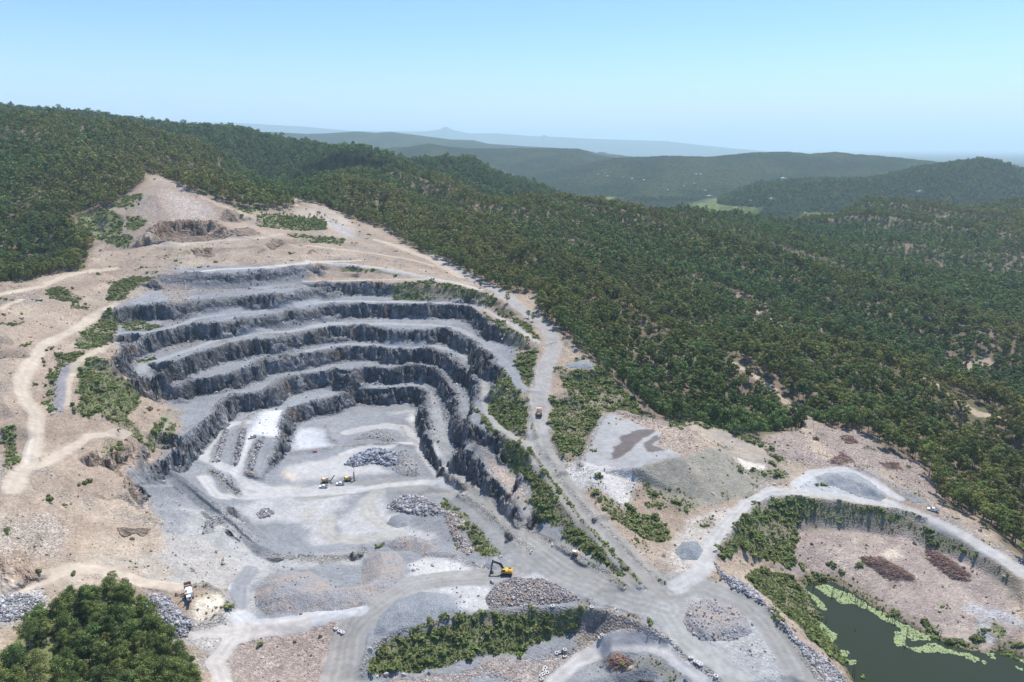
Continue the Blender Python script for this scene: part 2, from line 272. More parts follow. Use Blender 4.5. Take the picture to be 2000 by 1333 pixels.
def pdist(P, X, Y, rad):
    """distance to a polyline within rad (elsewhere = rad)"""
    D = np.full(X.shape, float(rad))
    i0 = max(np.searchsorted(YR, P[:, 1].min() - rad) - 1, 0); i1 = min(np.searchsorted(YR, P[:, 1].max() + rad) + 1, NY)
    x = X[i0:i1]; y = Y[i0:i1]; d = D[i0:i1]
    for a, b in zip(P[:-1], P[1:]):
        m = (x > min(a[0], b[0]) - rad) & (x < max(a[0], b[0]) + rad) & (y > min(a[1], b[1]) - rad) & (y < max(a[1], b[1]) + rad)
        xs, yy = x[m], y[m]; e = b - a; L = (e * e).sum() + 1e-9
        t = np.clip(((xs - a[0]) * e[0] + (yy - a[1]) * e[1]) / L, 0, 1)
        d[m] = np.minimum(d[m], np.hypot(xs - a[0] - t * e[0], yy - a[1] - t * e[1]))
    return D
# ------------------------------------------------------------------ ground cover: which soil, rock or plants lie where
WXn = fbm(GX, GY, 14, 3, 3) * 3 + fbm(GX, GY, 4, 2, 4) * 1.3
WYn = fbm(GX, GY, 14, 3, 5) * 3 + fbm(GX, GY, 4, 2, 6) * 1.3
TAN = (.31, .245, .188); TAN2 = (.245, .19, .145); BLUE = (.212, .221, .232); PALE = (.405, .40, .39); GREY = (.29, .285, .27); DROAD = (.245, .24, .225)
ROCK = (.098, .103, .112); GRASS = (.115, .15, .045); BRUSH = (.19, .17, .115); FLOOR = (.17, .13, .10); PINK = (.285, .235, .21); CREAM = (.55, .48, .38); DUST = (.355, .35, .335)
COLR = np.zeros((NY, NX, 3), np.float32); COLR[:] = FLOOR
fn = sstep(-.2, .4, fbm(GX, GY, 25, 4, 30))[..., None]; COLR[:] = COLR * (1 - fn) + np.array((.10, .095, .05)) * fn
M_ROCK = np.zeros((NY, NX), np.float32); M_SPK = M_ROCK.copy(); M_VEG = M_ROCK.copy(); M_ROAD = M_ROCK.copy(); M_FOR = np.ones((NY, NX), np.float32)
SURF = H.copy()
def mask(key, s, rag=1.0, A=None):
    P = U(Q(key, s)); return inpoly(P, GX + WXn * rag, GY + WYn * rag)
def lay(m, col=None, k=1.0, rock=None, spk=None, veg=None, road=None):
    m = m.astype(np.float32) if m.dtype == bool else m
    if col is not None: COLR[:] = COLR * (1 - m[..., None] * k) + np.array(col) * m[..., None] * k
    for A, v in ((M_ROCK, rock), (M_SPK, spk), (M_VEG, veg), (M_ROAD, road)):
        if v is not None: A[:] = A * (1 - m) + v * m
def area(key, s, col=None, k=1.0, rag=1.0, **kw): lay(mask(key, s, rag), col, k, **kw)
def stroke(key, s, w, col=None, k=1.0, soft=.5, rag=.3, **kw):
    P = U(Q(key, s)); d = pdist(P, GX + WXn * rag, GY + WYn * rag, w * 2 + 3)
    lay(1 - sstep(w / 2 * (1 - soft * .5), w / 2 * (1 + soft), d), col, k, **kw)
def bund(key, s, h, w, rag=.2):
    P = U(Q(key, s)); d = pdist(P, GX + WXn * rag, GY + WYn * rag, w * 3)
    e = np.exp(-(d / (w * .5)) ** 2) * h * (1 + .35 * fbm(GX, GY, 5, 2, 44)); e[d >= w * 3 - .01] = 0; H[:] += e; return e

QP = U(Q('1', '-60,1150 0,1135 150,1140 250,1105 370,1085 450,1080 480,1060 490,1010 500,950 540,930 430,860 420,770 540,745 620,735 700,665 790,595 810,545 870,542 960,580 1050,640 1150,660 1250,705 1350,730 1500,745 1570,735 1640,715 1680,690 1800,715')
       + Q('2', '150,740 300,800 420,840 520,910 620,970 720,1010 820,1070 900,1110 1000,1160 1120,1200 1230,1200 1340,1250 1265,1290')
       + Q('5', '1270,320 1400,430 1500,530 1600,610 1700,690 1800,780 1890,890 1985,915')
       + Q('6', '110,925 200,918 300,950 420,1000 520,1025 620,985 760,960 735,860 800,890 900,940 1060,960 1170,1010 1200,1090 1400,1140 1430,1210 1490,1320')
       + Q('9', '1500,270 1600,340 1740,370 1850,470 1920,550 2000,615 2200,760 2400,1500 -4400,1700 -4500,700 -4300,0'), 10)
qm = inpoly(QP, GX + WXn * .5, GY + WYn * .5); M_FOR[qm] = 0; lay(qm, TAN, spk=.42)
lay(qm & (fbm(GX, GY, 40, 4, 11) > .05), TAN2, .55)
lay(sstep(.0, .5, fbm(GX, GY, 18, 4, 12)) * qm, (.42, .35, .265), .5); lay(sstep(.1, .5, fbm(GX, GY, 30, 5, 16)) * qm, (.27, .25, .225), .55, spk=.9)
# the blue grey rock of the pit
area('0', '224,600 317,560 335,525 400,520 500,518 590,516 600,545 700,550 790,553 905,598 960,618 1015,655 1005,700 1030,750 1000,800 980,830 1010,900 1060,985 1130,1060 1210,1140 1290,1150 1320,1200 1560,1333 1600,1420 640,1420 660,1333 700,1240 640,1200 560,1215 480,1215 450,1160 480,1110 400,1060 330,1040 300,985 268,960 262,930 300,900 340,870 360,800 340,795 300,770 270,745 235,715 224,680', BLUE, spk=.3)
gn = fbm(GX, GY, 30, 4, 15)[..., None]; pit = mask('0', '224,600 335,525 590,516 905,598 1015,655 1030,750 980,830 1060,985 1000,1050 560,1080 300,985 262,930 340,870 235,715')
COLR[:] = np.where(pit[..., None], COLR * (1 + .22 * gn), COLR)
area('4', '880,80 1060,90 1040,250 1100,300 950,300 900,200', (.3, .25, .21), .7, spk=.9)
area('4', '700,600 1060,480 1250,440 1500,440 1500,420 1300,430 1100,470 950,480', PINK, .4, spk=1)
for s in ('1000,230 1300,190 1650,180 1700,150 1450,190 1250,150 1100,180', '900,480 1000,470 1250,440 1290,400 1250,480 1100,500 950,520', '900,360 1050,330 1100,360 960,385 880,380', '1340,630 1420,590 1400,680 1330,690', '1480,440 1600,420 1800,390 1800,420 1600,460'): area('4', s, (.24, .21, .19), .6, spk=1)
area('5', '60,95 300,90 680,125 640,132 120,140 0,140', TAN, spk=.4); area('5', '880,1000 960,1080 1060,1190 1090,1300 1200,1300 1080,1180 960,1000 900,940', TAN2, .7, spk=.6)
area('8', '1060,60 1180,180 1250,320 1290,440 1210,400 1100,240 1010,100', (.40, .33, .27), .9, spk=.8)
# pale dusty floors
area('7', '480,640 900,560 870,380 940,300 1200,340 1300,420 1400,520 1500,600 2000,560 2000,640 1500,650 1420,900 1380,1200 1200,1294 1100,1100 1050,1000 1080,980 1250,900 1300,800 1150,760 1000,760 900,740 700,660', DUST, .8, rag=1.6)
area('7', '0,780 400,650 560,640 900,740 1080,740 1050,760 850,770 560,680 460,690 0,820', (.40, .335, .27), .7, spk=.1)
area('7', '300,640 520,560 500,480 700,470 900,330 940,420 900,600 960,700 700,680', (.37, .31, .24), .6)
area('7', '870,380 930,300 1060,350 960,480 900,500', BLUE, .8)
area('8', '0,200 250,190 120,330 90,450 200,520 0,540', PALE, .75); area('8', '300,300 440,240 430,350 600,440 750,500 620,520 380,470 200,490 170,400', PALE, .8, rag=1.4)
area('A', '370,830 900,700 1200,640 1340,640 950,800 1000,830 1200,790 1400,880 1000,920 620,940 430,960 350,900', PALE, .9, rag=.5, spk=0)
area('A', '0,980 300,1080 1000,1050 900,1180 720,1333 500,1333 300,1333 0,1333', PALE, .6, rag=2); area('A', '270,1020 500,990 540,1030 300,1050', CREAM, .7, rag=.5); area('A', '350,880 420,850 460,950 370,950', (.6, .5, .38), .8, rag=.4)
area('A', '500,1333 520,1250 640,1150 620,1250 560,1333', (.36, .345, .30), .8, rag=.3); area('A', '620,830 660,830 690,850 620,860', (.36, .345, .30), .8, rag=.2)
area('A', '150,300 390,290 370,400 320,540 80,530 100,400', (.58, .59, .62), .85, rag=.3); area('A', '460,480 700,460 790,620 600,660 440,640', (.42, .44, .46), .8, rag=.4)
area('A', '1530,330 1640,330 1640,360 1590,470 1600,500 1550,470', (.62, .61, .57), .9, rag=.3); area('A', '1330,310 1600,290 1640,310 1350,330', PALE, .7, rag=.4)
area('A', '1690,130 1760,130 1860,500 1900,800 1820,800 1780,350', (.34, .33, .30), .6)
area('A', '0,0 100,-30 1000,90 560,230 400,290 140,280 300,150 700,20 1500,-20 1750,30 1700,110 1500,70', (.25, .27, .285), .7)
area('A', '1800,810 2000,780 2000,900 1900,880', BLUE, .6)
for s in ('100,320 700,240', ): pass
for k_ in range(9):        # rows of pale drill cuttings on the shot bench
    stroke('A', '%d,%d %d,%d' % (480 - k_ * 4, 480 + k_ * 20, 720 + k_ * 8, 470 + k_ * 19), 1.1, (.62, .63, .66), .55, rag=.5)
for k_ in range(8): stroke('A', '%d,%d %d,%d' % (170 - k_ * 10, 320 + k_ * 28, 370 - k_ * 6, 315 + k_ * 28), 1.3, (.66, .67, .70), .55, rag=.5)
# foreground yards
area('8', '0,900 300,880 600,660 820,620 1000,660 1040,720 700,720 560,820 300,940 230,1000 0,960', PALE, .6, rag=1); area('8', '560,640 700,600 1000,660 1100,700 900,690 640,740', (.5, .485, .46), .7, rag=1)
area('8', '560,790 700,750 1000,730 1050,880 860,920 700,880', (.5, .49, .47), .7, rag=1); area('8', '1080,690 1400,680 1700,820 1950,930 1900,960 1550,850 1380,730', (.5, .5, .5), .7, rag=.6)
area('8', '300,960 600,760 850,810 860,900 620,970 440,1020 330,1150', BLUE, .6)
area('9', '60,440 300,330 560,220 700,185 640,230 420,330 300,450 230,600 180,720 60,700 0,600', (.42, .39, .35), .85, rag=1.3); area('9', '710,190 850,110 1050,110 1250,290 1100,290 900,250 760,240', (.36, .38, .40), .9)
area('9', '740,160 1000,75 1150,100 1450,280 1400,300 1280,200 1100,120 900,100', BLUE, .7, spk=.5); area('9', '1100,170 1300,270 1480,330 1600,420 1900,600 2000,690 2000,640 1700,450 1560,370 1420,270 1200,190', BLUE, .6, spk=.7)
area('9', '0,700 360,760 560,870 700,1050 860,1294 500,1450 100,1100 0,1000', (.30, .305, .30), .9)
area('9', '40,900 400,880 600,1000 700,1200 500,1150 250,1000', (.33, .335, .33), .6, rag=2)
# cleared valley
area('9', '740,330 900,400 1300,420 1450,400 1700,560 2000,800 2000,1300 1800,1150 1540,1080 1200,900 900,700 650,700 700,600 730,450', PINK, .9, spk=.5); lay(mask('9', '740,330 1450,400 2000,800 2000,1300 1540,1080 900,700 650,700') & (fbm(GX, GY, 12, 4, 19) > .08), (.36, .305, .255), .7)
area('6', '560,1020 760,960 900,940 1060,960 1200,1090 1400,1140 1430,1210 1560,1400 1400,1300 1200,1180 1000,1170 700,1170 600,1080', PINK, .9, spk=.8); area('6', '740,850 800,950 860,1050 960,1130 880,1130 800,1060 760,960', (.42, .34, .26), .8)
area('9', '1200,570 1250,530 1300,600 1240,600', CREAM, .9); stroke('9', '1700,880 1850,920 2000,975', 4, (.36, .37, .38)); stroke('9', '1770,970 1780,1030 1850,1100 1920,1135', 3.5, (.33, .34, .345))
area('7', '0,820 100,790 250,760 300,850 200,900 60,980 0,1000', (.42, .41, .40), .8, spk=1); area('7', '0,560 120,560 200,650 100,740 0,740', (.30, .22, .16), .6, spk=.8)
area('7', '0,400 300,350 420,450 300,620 150,560 0,600', (.37, .34, .30), .5, spk=.9); area('7', '450,640 600,650 620,700 380,820 230,910 220,880 400,740', (.45, .38, .30), .8)
area('7', '760,820 860,790 1000,880 1080,960 1000,1050 900,1000', (.25, .26, .28), .8, spk=1)
area('7', '1080,850 1250,800 1260,880 1180,950 1090,970', (.62, .55, .45), .95, rag=.5); area('7', '1100,760 1240,770 1300,860 1290,920 1200,960 1250,870 1200,810 1100,780', (.33, .30, .25), .8, rag=.3)
area('7', '1230,1200 1400,1050 1650,990 1880,990 1930,1050 1850,1200 1800,1400 1250,1400', PINK, .8, spk=.7)
area('9', '-60,1000 60,1050 300,1270 230,1290 0,1140 -80,1100', (.27, .235, .20), .85, spk=.8); area('8', '1520,895 1650,905 1780,930 1920,1000 2020,1070 2000,1130 1700,1080 1500,1100 1450,1000', (.25, .215, .175), .85, spk=.9); area('8', '1000,1220 1250,1130 1600,1050 1880,980 2000,1040 2000,1120 1750,1090 1500,1180 1370,1294 800,1294 400,1294 500,1230 700,1240', (.30, .255, .225), .8, spk=.9)
area('1', '870,545 960,580 1150,680 1250,790 1100,830 800,830 760,760 850,640', (.36, .285, .235), .85, spk=.8); area('1', '900,640 1000,640 1200,760 1160,790 1000,790', (.46, .40, .355), .6, spk=1)
area('1', '1580,740 1750,720 1900,790 1980,850 1940,900 1800,830', (.40, .345, .29), .8); stroke('1', '1650,610 1650,680 1720,690 1850,740 1950,850', 7, (.46, .40, .34)); stroke('1', '1800,790 1870,830 1950,890', 9, (.33, .335, .34))
# dump platform
DUMP = []
def _d(*a, **k): DUMP.append(a + (k,)); area(*a, **k)
_d('B', '160,560 210,380 330,180 440,120 660,230 820,270 980,490 640,585 300,580', (.30, .30, .295), rag=.7, spk=0); _d('B', '20,600 150,540 330,560 640,600 620,700 560,850 470,910 300,780 150,740 60,690', (.44, .425, .40), .9, rag=1)
_d('B', '400,510 420,400 480,320 700,240 770,260 640,380 480,500', (.105, .085, .08), .9, rag=1.3, spk=0); _d('B', '690,380 780,300 820,340 770,380 870,430 730,450', (.105, .085, .08), .85, rag=1)
_d('B', '440,105 600,160 850,200 1040,260 1260,400 1010,490 900,430 800,390 830,290 700,230 560,180', (.345, .28, .225), .9, rag=.5, spk=1); _d('B', '1040,230 1150,200 1400,270 1700,400 1820,510 1560,500 1340,390', (.335, .29, .24), .95, spk=.1); _d('B', '1350,400 1570,500 1800,520 1780,570 1560,570 1400,480', (.25, .225, .185), .95, spk=.1)
_d('B', '1450,490 1560,530 1730,550 1720,580 1560,610', (.56, .52, .45), .8, rag=.5)
_d('B', '650,590 1000,490 1260,410 1420,500 1560,610 1760,590 1960,640 1700,720 1320,890 1100,950 900,900 800,800 700,700', (.245, .23, .19), .95, spk=.35)
_d('B', '1000,580 1100,560 1250,620 1200,760 1150,680', (.33, .29, .23), .6)
# soft transitions between soils, then the roads on top
COLR = np.stack([blur(COLR[..., k], 3) for k in range(3)], -1); COLR = np.stack([samp(COLR[..., k], GX + WXn * .8, GY + WYn * .8) for k in range(3)], -1).astype(np.float32)
for a_ in DUMP: area(*a_[:-1], **a_[-1])
tal = (slope(blur(H, 1)) > .8).astype(np.float32) * pit; tal = sstep(.04, .3, blur(tal, 4) + .12 * fbm(GX, GY, 12, 3, 17)) * pit * qm; lay(tal * (GY > 430), (.185, .185, .188), .75, spk=.95)
SHORE = '790,745 850,722 950,738 1050,803 1200,893 1320,953 1430,1013 1550,1063 1700,1123 1800,1143 1870,1103 1950,1123 2040,1190'
stroke('9', SHORE, 5, (.13, .105, .07), .85, soft=.9, rag=.7); stroke('9', '790,745 810,850 860,900 840,970 900,1040 960,1100 1000,1200 1060,1294', 5, (.12, .11, .06), .8, soft=.9, rag=.7)
# haul roads
R_ = [('5', '1310,1150 1280,1020 1280,870 1290,740 1310,640 1370,500 1340,420 1240,330 1160,270 1080,205 940,135 850,85 760,35 690,-10', 11.5, GREY), ('8', '2000,800 1950,760 1800,620 1650,450 1500,300 1400,150 1310,0', 12.5, DROAD),
  ('5', '-80,282 0,264 200,250 480,256 860,264 980,292 1060,340 1150,388 1230,450 1275,478', 4.5, (.33, .325, .315)), ('5', '905,440 1010,500 1100,600 1165,700 1200,745', 6, BLUE), ('5', '800,490 850,540 900,590 980,680 980,800 1000,880 1060,950 1200,1040 1275,1110', 4, (.28, .275, .25)),
  ('8', '0,250 200,220 400,190 650,190 850,220 950,310 1100,450 1200,540 1300,600 1450,700 1700,790 2000,870', 14, DROAD), ('8', '750,180 900,205 1030,290 1200,440 1440,620 1660,750 1850,840', 13, DROAD),
  ('8', '1150,670 1000,700 800,710 600,740 450,830 300,930 220,1060 180,1320', 13, DROAD), ('8', '120,380 100,450 160,500 300,500 500,470', 8, (.33, .32, .29)), ('8', '400,230 330,280 360,370 440,430', 8, (.33, .32, .29)),
  ('9', '30,790 150,760 300,790 450,860 560,960 640,1080 740,1250', 9, DROAD), ('9', '0,900 80,1020 250,1150 420,1300', 9, (.30, .30, .285)), ('9', '60,760 200,680 250,540 330,430 450,300 600,232 800,235 1000,262 1250,300 1400,360 1600,440 1800,560 2000,690', 7, (.375, .37, .355)),
  ('9', '0,1100 100,1190 230,1290', 7, (.38, .38, .38)), ('8', '1370,1300 1500,1180 1700,1085 1900,1085 2000,1110 2060,1140', 6, (.40, .39, .38)), ('9', '720,190 830,125 1000,110 1150,170 1300,270', 5, (.41, .41, .405)),
  ('A', '1900,940 1800,820 1680,680 1600,580 1450,460 1300,440 1150,460 950,500', 9, (.37, .365, .355)), ('A', '1600,600 1450,600 1300,640 1100,640 900,700', 5, PALE), ('A', '2000,1000 1700,960 1300,990 1000,1050 500,1080 200,1060 0,980 -80,900 -60,760 0,650 50,520', 5, (.42, .415, .405)),
  ('4', '1620,1300 1450,1290 1300,1200 1190,1150 1130,1120 1150,1050 1200,970 1290,930 1380,920', 6, (.40, .395, .385)), ('4', '1290,1200 1330,1120 1370,1030 1420,950', 4, (.44, .44, .44)),
  ('4', '1985,1290 1700,1300 1450,1333 1200,1333 1130,1230', 7, (.40, .395, .385)),
  ('1', '-20,1210 100,1190 240,1160 350,1110 480,1080 630,1065', 8, (.46, .385, .30)), ('4', '0,300 120,240', 4, (.44, .36, .27)), ('4', '640,270 560,310 480,370 350,440 250,490 180,580 120,680 130,780 200,880 200,1000 160,1150 60,1290', 7, (.43, .37, .295)),
  ('4', '580,510 480,550 410,610 370,700 360,830', 5, (.40, .345, .27)), ('4', '190,1010 160,1090 145,1160', 2, (.46, .42, .36)), ('4', '700,980 500,1000 350,1090 200,1180', 5, (.42, .36, .29)),
  ('1', '1070,1082 1200,1070 1500,1055 1700,1030 1985,1020', 7, (.42, .40, .36)), ('2', '0,1022 200,1040 400,1060 600,1100 700,1120 850,1150 960,1180', 5, (.40, .385, .35)), ('5', '-20,142 200,138 480,130 680,128', 3, (.40, .36, .30)), ('1', '840,930 1000,930 1200,910 1450,895 1560,870', 7, (.36, .32, .27)),
  ('2', '380,905 500,940 700,1020 850,1110', 9, (.40, .34, .27)), ('2', '0,935 200,960 400,985 600,1020 700,1050', 4, (.42, .35, .28)),
  ('4', '650,445 800,430 950,400 1080,350 1250,320 1500,285 1800,255 1985,250', 5.5, (.27, .285, .30)), ('4', '760,640 900,570 1050,520 1250,450 1400,430 1600,420 1750,395 1985,372', 6, (.28, .29, .295)), ('5', '0,395 130,372 480,378 700,385 820,400 905,440', 6, (.29, .295, .295)),
  ('5', '0,530 190,490 480,495 700,500 800,520', 6, (.26, .27, .28)), ('7', '0,795 200,730 420,655 560,665 800,740 1000,760', 5.5, (.45, .38, .30)), ('7', '1330,760 1310,900 1400,980 1700,950 1900,900 2000,890', 7, (.42, .425, .43)),
  ('7', '1400,660 1340,760 1330,860', 6, BLUE), ('7', '1250,1300 1200,1180 1300,1060 1500,1000 1700,960', 6, (.43, .40, .37)), ('7', '1100,1010 1250,1020 1400,990', 6, (.42, .39, .36)), ('4', '860,1060 920,940 950,860', 3, (.22, .22, .17))]
for key, s, w, c in R_:
    stroke(key, s, w, c, .9, soft=.35, rag=.25, road=1.0 if w >= 4 else .4, spk=0)
for key, s, w, c in R_:                # wheel ruts and windrows along each road
    if w < 6: continue
    P = U(Q(key, s)); d = pdist(P, GX + WXn * .2, GY + WYn * .2, w)
    rut = (1.6 * np.abs(np.sin(d * (np.pi / 2.9) + .5 * fbm(GX, GY, 40, 2, 52))) ** 5 - .7) * (1 - sstep(w * .35, w * .5, d)) * (.5 + .5 * fbm(GX, GY, 22, 3, 51)); rut[d >= w - .01] = 0
    COLR *= (1 + .17 * rut)[..., None]
for key, s, h, w in (('8', '860,245 900,270 1000,345 1100,440 1190,520 1250,565', 1.6, 4), ('8', '690,30 740,100 800,160 900,205 1050,290 1200,430 1300,490 1450,560 1640,680 1780,770', 1.1, 2.4), ('8', '300,1230 340,1130 420,1060 500,1010 650,975 850,935 1100,900 1280,890 1500,905 1750,930 2000,1060', .9, 2.2),
                 ('9', '290,600 340,500 420,400 500,310 600,262 760,262 900,285 1150,320 1300,335 1450,385', .9, 2.2), ('5', '1270,300 1400,440 1530,560 1600,610', 1.3, 3), ('5', '1250,730 1270,510 1380,480', .9, 2.2), ('5', '1220,780 1250,950 1300,1100', .9, 2.2), ('5', '1340,960 1400,1090 1440,1160', 1, 2.5),
                 ('A', '1440,450 1500,540 1640,620 1720,710 1800,820 1900,890 2000,950', 1.2, 2.2), ('A', '390,700 620,680 800,650 1000,630 1350,605 1580,640', 1.3, 3.5), ('A', '760,440 790,560 870,610', 1.5, 3), ('8', '1320,0 1420,170 1560,330 1700,470 1830,610 1980,740', 1, 2.5), ('8', '1240,0 1370,180 1520,370 1660,530 1800,680 1890,780', .9, 2.2),
                 ('9', '380,780 560,875 700,1060 860,1290', 1.1, 2.6), ('9', '0,1050 120,1160 300,1294', 1.1, 2.6), ('B', '150,560 220,370 330,170 420,100 640,160 1040,250 1270,400', 1.5, 4), ('7', '1500,590 1700,620 2000,585', 1, 2.5), ('A', '0,900 70,880 50,700 100,580 180,560', .9, 4), ('A', '-70,720 -20,420 60,330', .9, 4), ('7', '1180,110 1250,190 1340,250', 1, 5), ('7', '1080,760 1250,790 1300,880 1200,970 1080,990', 1.2, 4),
                 ('4', '1250,970 1220,1080 1180,1140', 1, 5), ('4', '1350,960 1320,1080 1290,1160', 1, 5), ('4', '1430,1020 1400,1120 1380,1190', 1, 5), ('4', '1160,1190 1260,1260 1320,1310', 1, 5), ('8', '-20,620 80,640 200,610 320,560', 1.6, 4), ('8', '660,590 800,600 1000,660', 1.8, 5)):
    e = bund(key, s, h, w); m = sstep(.25, .6, e / h); lay(m, (.24, .225, .20), .55, spk=.8, road=0)
# plants
area('9', '740,330 900,345 1100,355 1300,365 1440,400 1600,470 1800,600 2000,760 2000,840 1700,650 1500,545 1300,470 1000,450 740,450', (.25, .22, .175), .8, spk=.35)
VEG = [('9', '760,335 900,340 1100,352 1300,362 1440,400 1600,470 1800,600 1980,745 1900,745 1700,620 1500,520 1300,440 1000,410 760,400', .5),('4', '630,300 600,290 560,330 520,370 470,410 430,470 410,510 480,520 560,505 600,480 650,420 640,340', .8), ('4', '320,540 460,520 400,590 340,600 320,700 290,800 330,870 270,860 250,800 280,680 300,600', .75),
 ('4', '500,560 620,570 650,640 660,660 700,700 770,760 720,900 760,960 800,1040 720,1010 640,960 560,880 470,900 410,850 440,780 430,680 460,600', .85), ('4', '810,1080 830,930 900,900 970,930 940,1000 880,1060', .9), ('4', '640,360 720,350 900,390 800,420 700,420', .6),
 ('4', '560,1080 620,1000 720,1090 640,1170 560,1140', .5), ('4', '720,640 760,590 830,570 860,575 800,610', .9), ('E', '50,500 90,350 300,290 540,290 400,340 250,430 220,500 150,520 60,520', .9),
 ('1', '430,760 540,740 640,740 680,800 670,880 560,910 440,860', .95), ('1', '690,770 800,780 810,820 730,860 690,830', .95), ('1', '620,720 700,660 800,650 760,720 700,740', .8), ('1', '580,910 700,870 740,900 700,950 600,930', .95), ('1', '1420,770 1550,760 1550,850 1440,830', .8), ('1', '1540,770 1800,790 1810,850 1560,850', 1),
 ('1', '1600,860 1900,900 1900,940 1750,920 1600,880', .8), ('1', '1250,710 1400,720 1480,740 1380,760', .7), ('1', '250,1180 330,1160 450,1220 450,1260 290,1230', .8), ('1', '400,1260 490,1270 480,1290 400,1280', .9), ('1', '380,1040 470,1020 480,1060 420,1070', .9),
 ('5', '450,200 520,150 700,142 900,180 1050,235 1085,265 1000,285 930,255 800,250 480,245', .8), ('5', '200,50 480,85 520,98 300,92 170,80', .8), ('5', '1050,290 1100,285 1200,360 1290,455 1270,470 1190,390 1090,330', .7), ('5', '980,310 1040,350 1140,400 1225,470 1215,500 1160,530 1110,500 1080,420 1000,350', .7),
 ('5', '1160,540 1255,515 1262,560 1240,725 1190,700 1150,600', .9), ('5', '1000,790 1040,700 1090,590 1150,680 1190,760 1225,900 1280,1060 1240,1070 1060,940 995,880', .95), ('5', '930,830 1000,900 1060,970 1250,1090 1330,1200 1200,1200 1100,1040 980,930', .85),
 ('8', '1060,-60 1160,-60 1290,0 1390,180 1550,380 1740,600 1880,750 1830,785 1600,640 1560,590 1400,440 1300,400 1270,300 1200,150', .95), ('5', '1380,610 1500,635 1590,635 1640,600 1720,690 1800,790 1890,900 1750,860 1640,860 1590,960 1530,1010 1510,1110 1450,1150 1380,1060 1350,950 1345,800 1450,765 1400,690', .95),
 ('B', '180,740 250,760 360,880 500,950 560,900 620,980 750,1000 860,1070 910,1200 800,1217 640,1150 520,1060 360,960 250,850', .9), ('B', '800,800 1000,760 1150,850 1200,920 1000,1000 700,940', .5), ('B', '1560,620 1700,590 1900,620 1900,660 1650,700', .5), ('B', '1430,560 1450,520 1560,600 1520,640', .5),
 ('B', '690,700 740,720 820,830 780,870 720,800', .8), ('9', '600,265 760,260 900,290 1100,320 1300,340 1440,380 1400,400 1100,350 900,330 760,340 740,430 720,560 700,660 560,600 430,560 330,620 290,610 400,440 480,340', 1),
 ('9', '440,710 560,660 640,690 700,700 790,800 820,840 850,960 900,1000 960,1080 1000,1150 1040,1230 920,1150 800,1040 680,920 600,850', .95), ('9', '1540,1050 1700,1060 1740,960 1760,1040 1700,1100 1560,1075', .9), ('9', '1780,1000 1850,960 1920,1040 1900,1080 1840,1060', .9),
 ('9', '880,700 1000,730 1200,840 1400,930 1520,970 1500,990 1300,900 1000,770', .6), ('8', '320,1200 400,1090 480,1045 620,995 800,955 950,925 1150,905 1350,890 1500,900 1550,950 1500,1010 1250,1060 1200,1130 1000,1180 850,1170 650,1210 480,1210 400,1240', 1),
 ('8', '740,250 800,290 930,410 1040,500 1100,570 1060,610 960,600 900,470 850,410 800,330', .8), ('4', '0,960 60,970 90,1100 100,1170 0,1180', .8), ('4', '10,370 130,370 110,390 30,380', .7), ('4', '120,500 170,470 160,520', .7), ('7', '0,1330 0,1180 60,1100 150,930 300,900 400,830 470,800 600,760 740,790 850,900 950,1020 1000,1100 1100,1200 1130,1330', .9),
 ('B', '700,160 850,190 1040,240 1060,225 1200,195 1400,255 1550,300 1700,360 1850,470 1930,580 1850,560 1700,400 1500,330 1300,250 1100,215 1000,250', .8), ('8', '1880,1140 2000,1150 2100,1250 2000,1290 1850,1200', .5), ('8', '720,890 780,870 850,920 700,960 600,990 560,980 650,940', .9), ('6', '0,915 100,920 110,940 20,940', .9), ('3', '0,0 1,0 1,1', 0)]
vm = np.zeros((NY, NX), np.float32)
for key, s, k in VEG:
    m = mask(key, s, 1.0); vm = np.maximum(vm, m * k)
vm = np.maximum(vm, .55 * (1 - sstep(1.5, 4, pdist(U(Q('9', SHORE)), GX + WXn * .5, GY + WYn * .5, 8)))); vm *= (M_ROAD < .3)
g = sstep(-.45, .15, fbm(GX, GY, 9, 3, 61) + (vm - .8) * .8)
lay(vm * .9, BRUSH, 1.0, spk=.4); lay(vm * g * .9, GRASS, .85); M_VEG = vm * (.35 + .65 * g)
stroke('4', '365,600 340,680 330,760 320,860', 5, (.20, .19, .215), .9)
sp = sstep(.25, .5, fbm(GX, GY, 7, 3, 62)) * qm * (vm < .1) * (M_ROAD < .2) * sstep(0, .25, fbm(GX, GY, 60, 2, 63)) * (~pit)
lay(sp * .6, BRUSH, .8); M_VEG = np.maximum(M_VEG, sp * .22)
# bare rock where the ground is steep
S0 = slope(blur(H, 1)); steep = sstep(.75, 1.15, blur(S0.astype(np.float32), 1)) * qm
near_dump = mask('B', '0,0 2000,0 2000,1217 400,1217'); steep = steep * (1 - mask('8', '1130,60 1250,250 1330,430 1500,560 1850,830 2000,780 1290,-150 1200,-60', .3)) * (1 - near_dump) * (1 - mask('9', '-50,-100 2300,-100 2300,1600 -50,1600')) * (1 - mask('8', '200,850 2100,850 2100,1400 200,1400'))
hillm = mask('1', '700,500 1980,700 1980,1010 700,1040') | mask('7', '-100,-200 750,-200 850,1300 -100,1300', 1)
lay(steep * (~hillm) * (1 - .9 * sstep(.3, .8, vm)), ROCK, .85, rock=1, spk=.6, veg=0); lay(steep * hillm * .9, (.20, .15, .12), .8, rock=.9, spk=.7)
for key, s in (('1', '820,850 900,800 1050,790 1200,800 1290,880 1200,900 1000,920 860,910'), ('1', '1280,850 1380,830 1450,870 1330,890'), ('1', '1050,960 1180,950 1180,1000 1100,1000'), ('1', '1470,930 1570,900 1580,920 1500,960'), ('1', '1690,990 1740,960 1760,975'), ('7', '690,450 780,430 820,450 800,470 700,470')): area(key, s, (.19, .14, .11), .75, rock=1.2, rag=1.2)
hillrock = M_ROCK.copy()
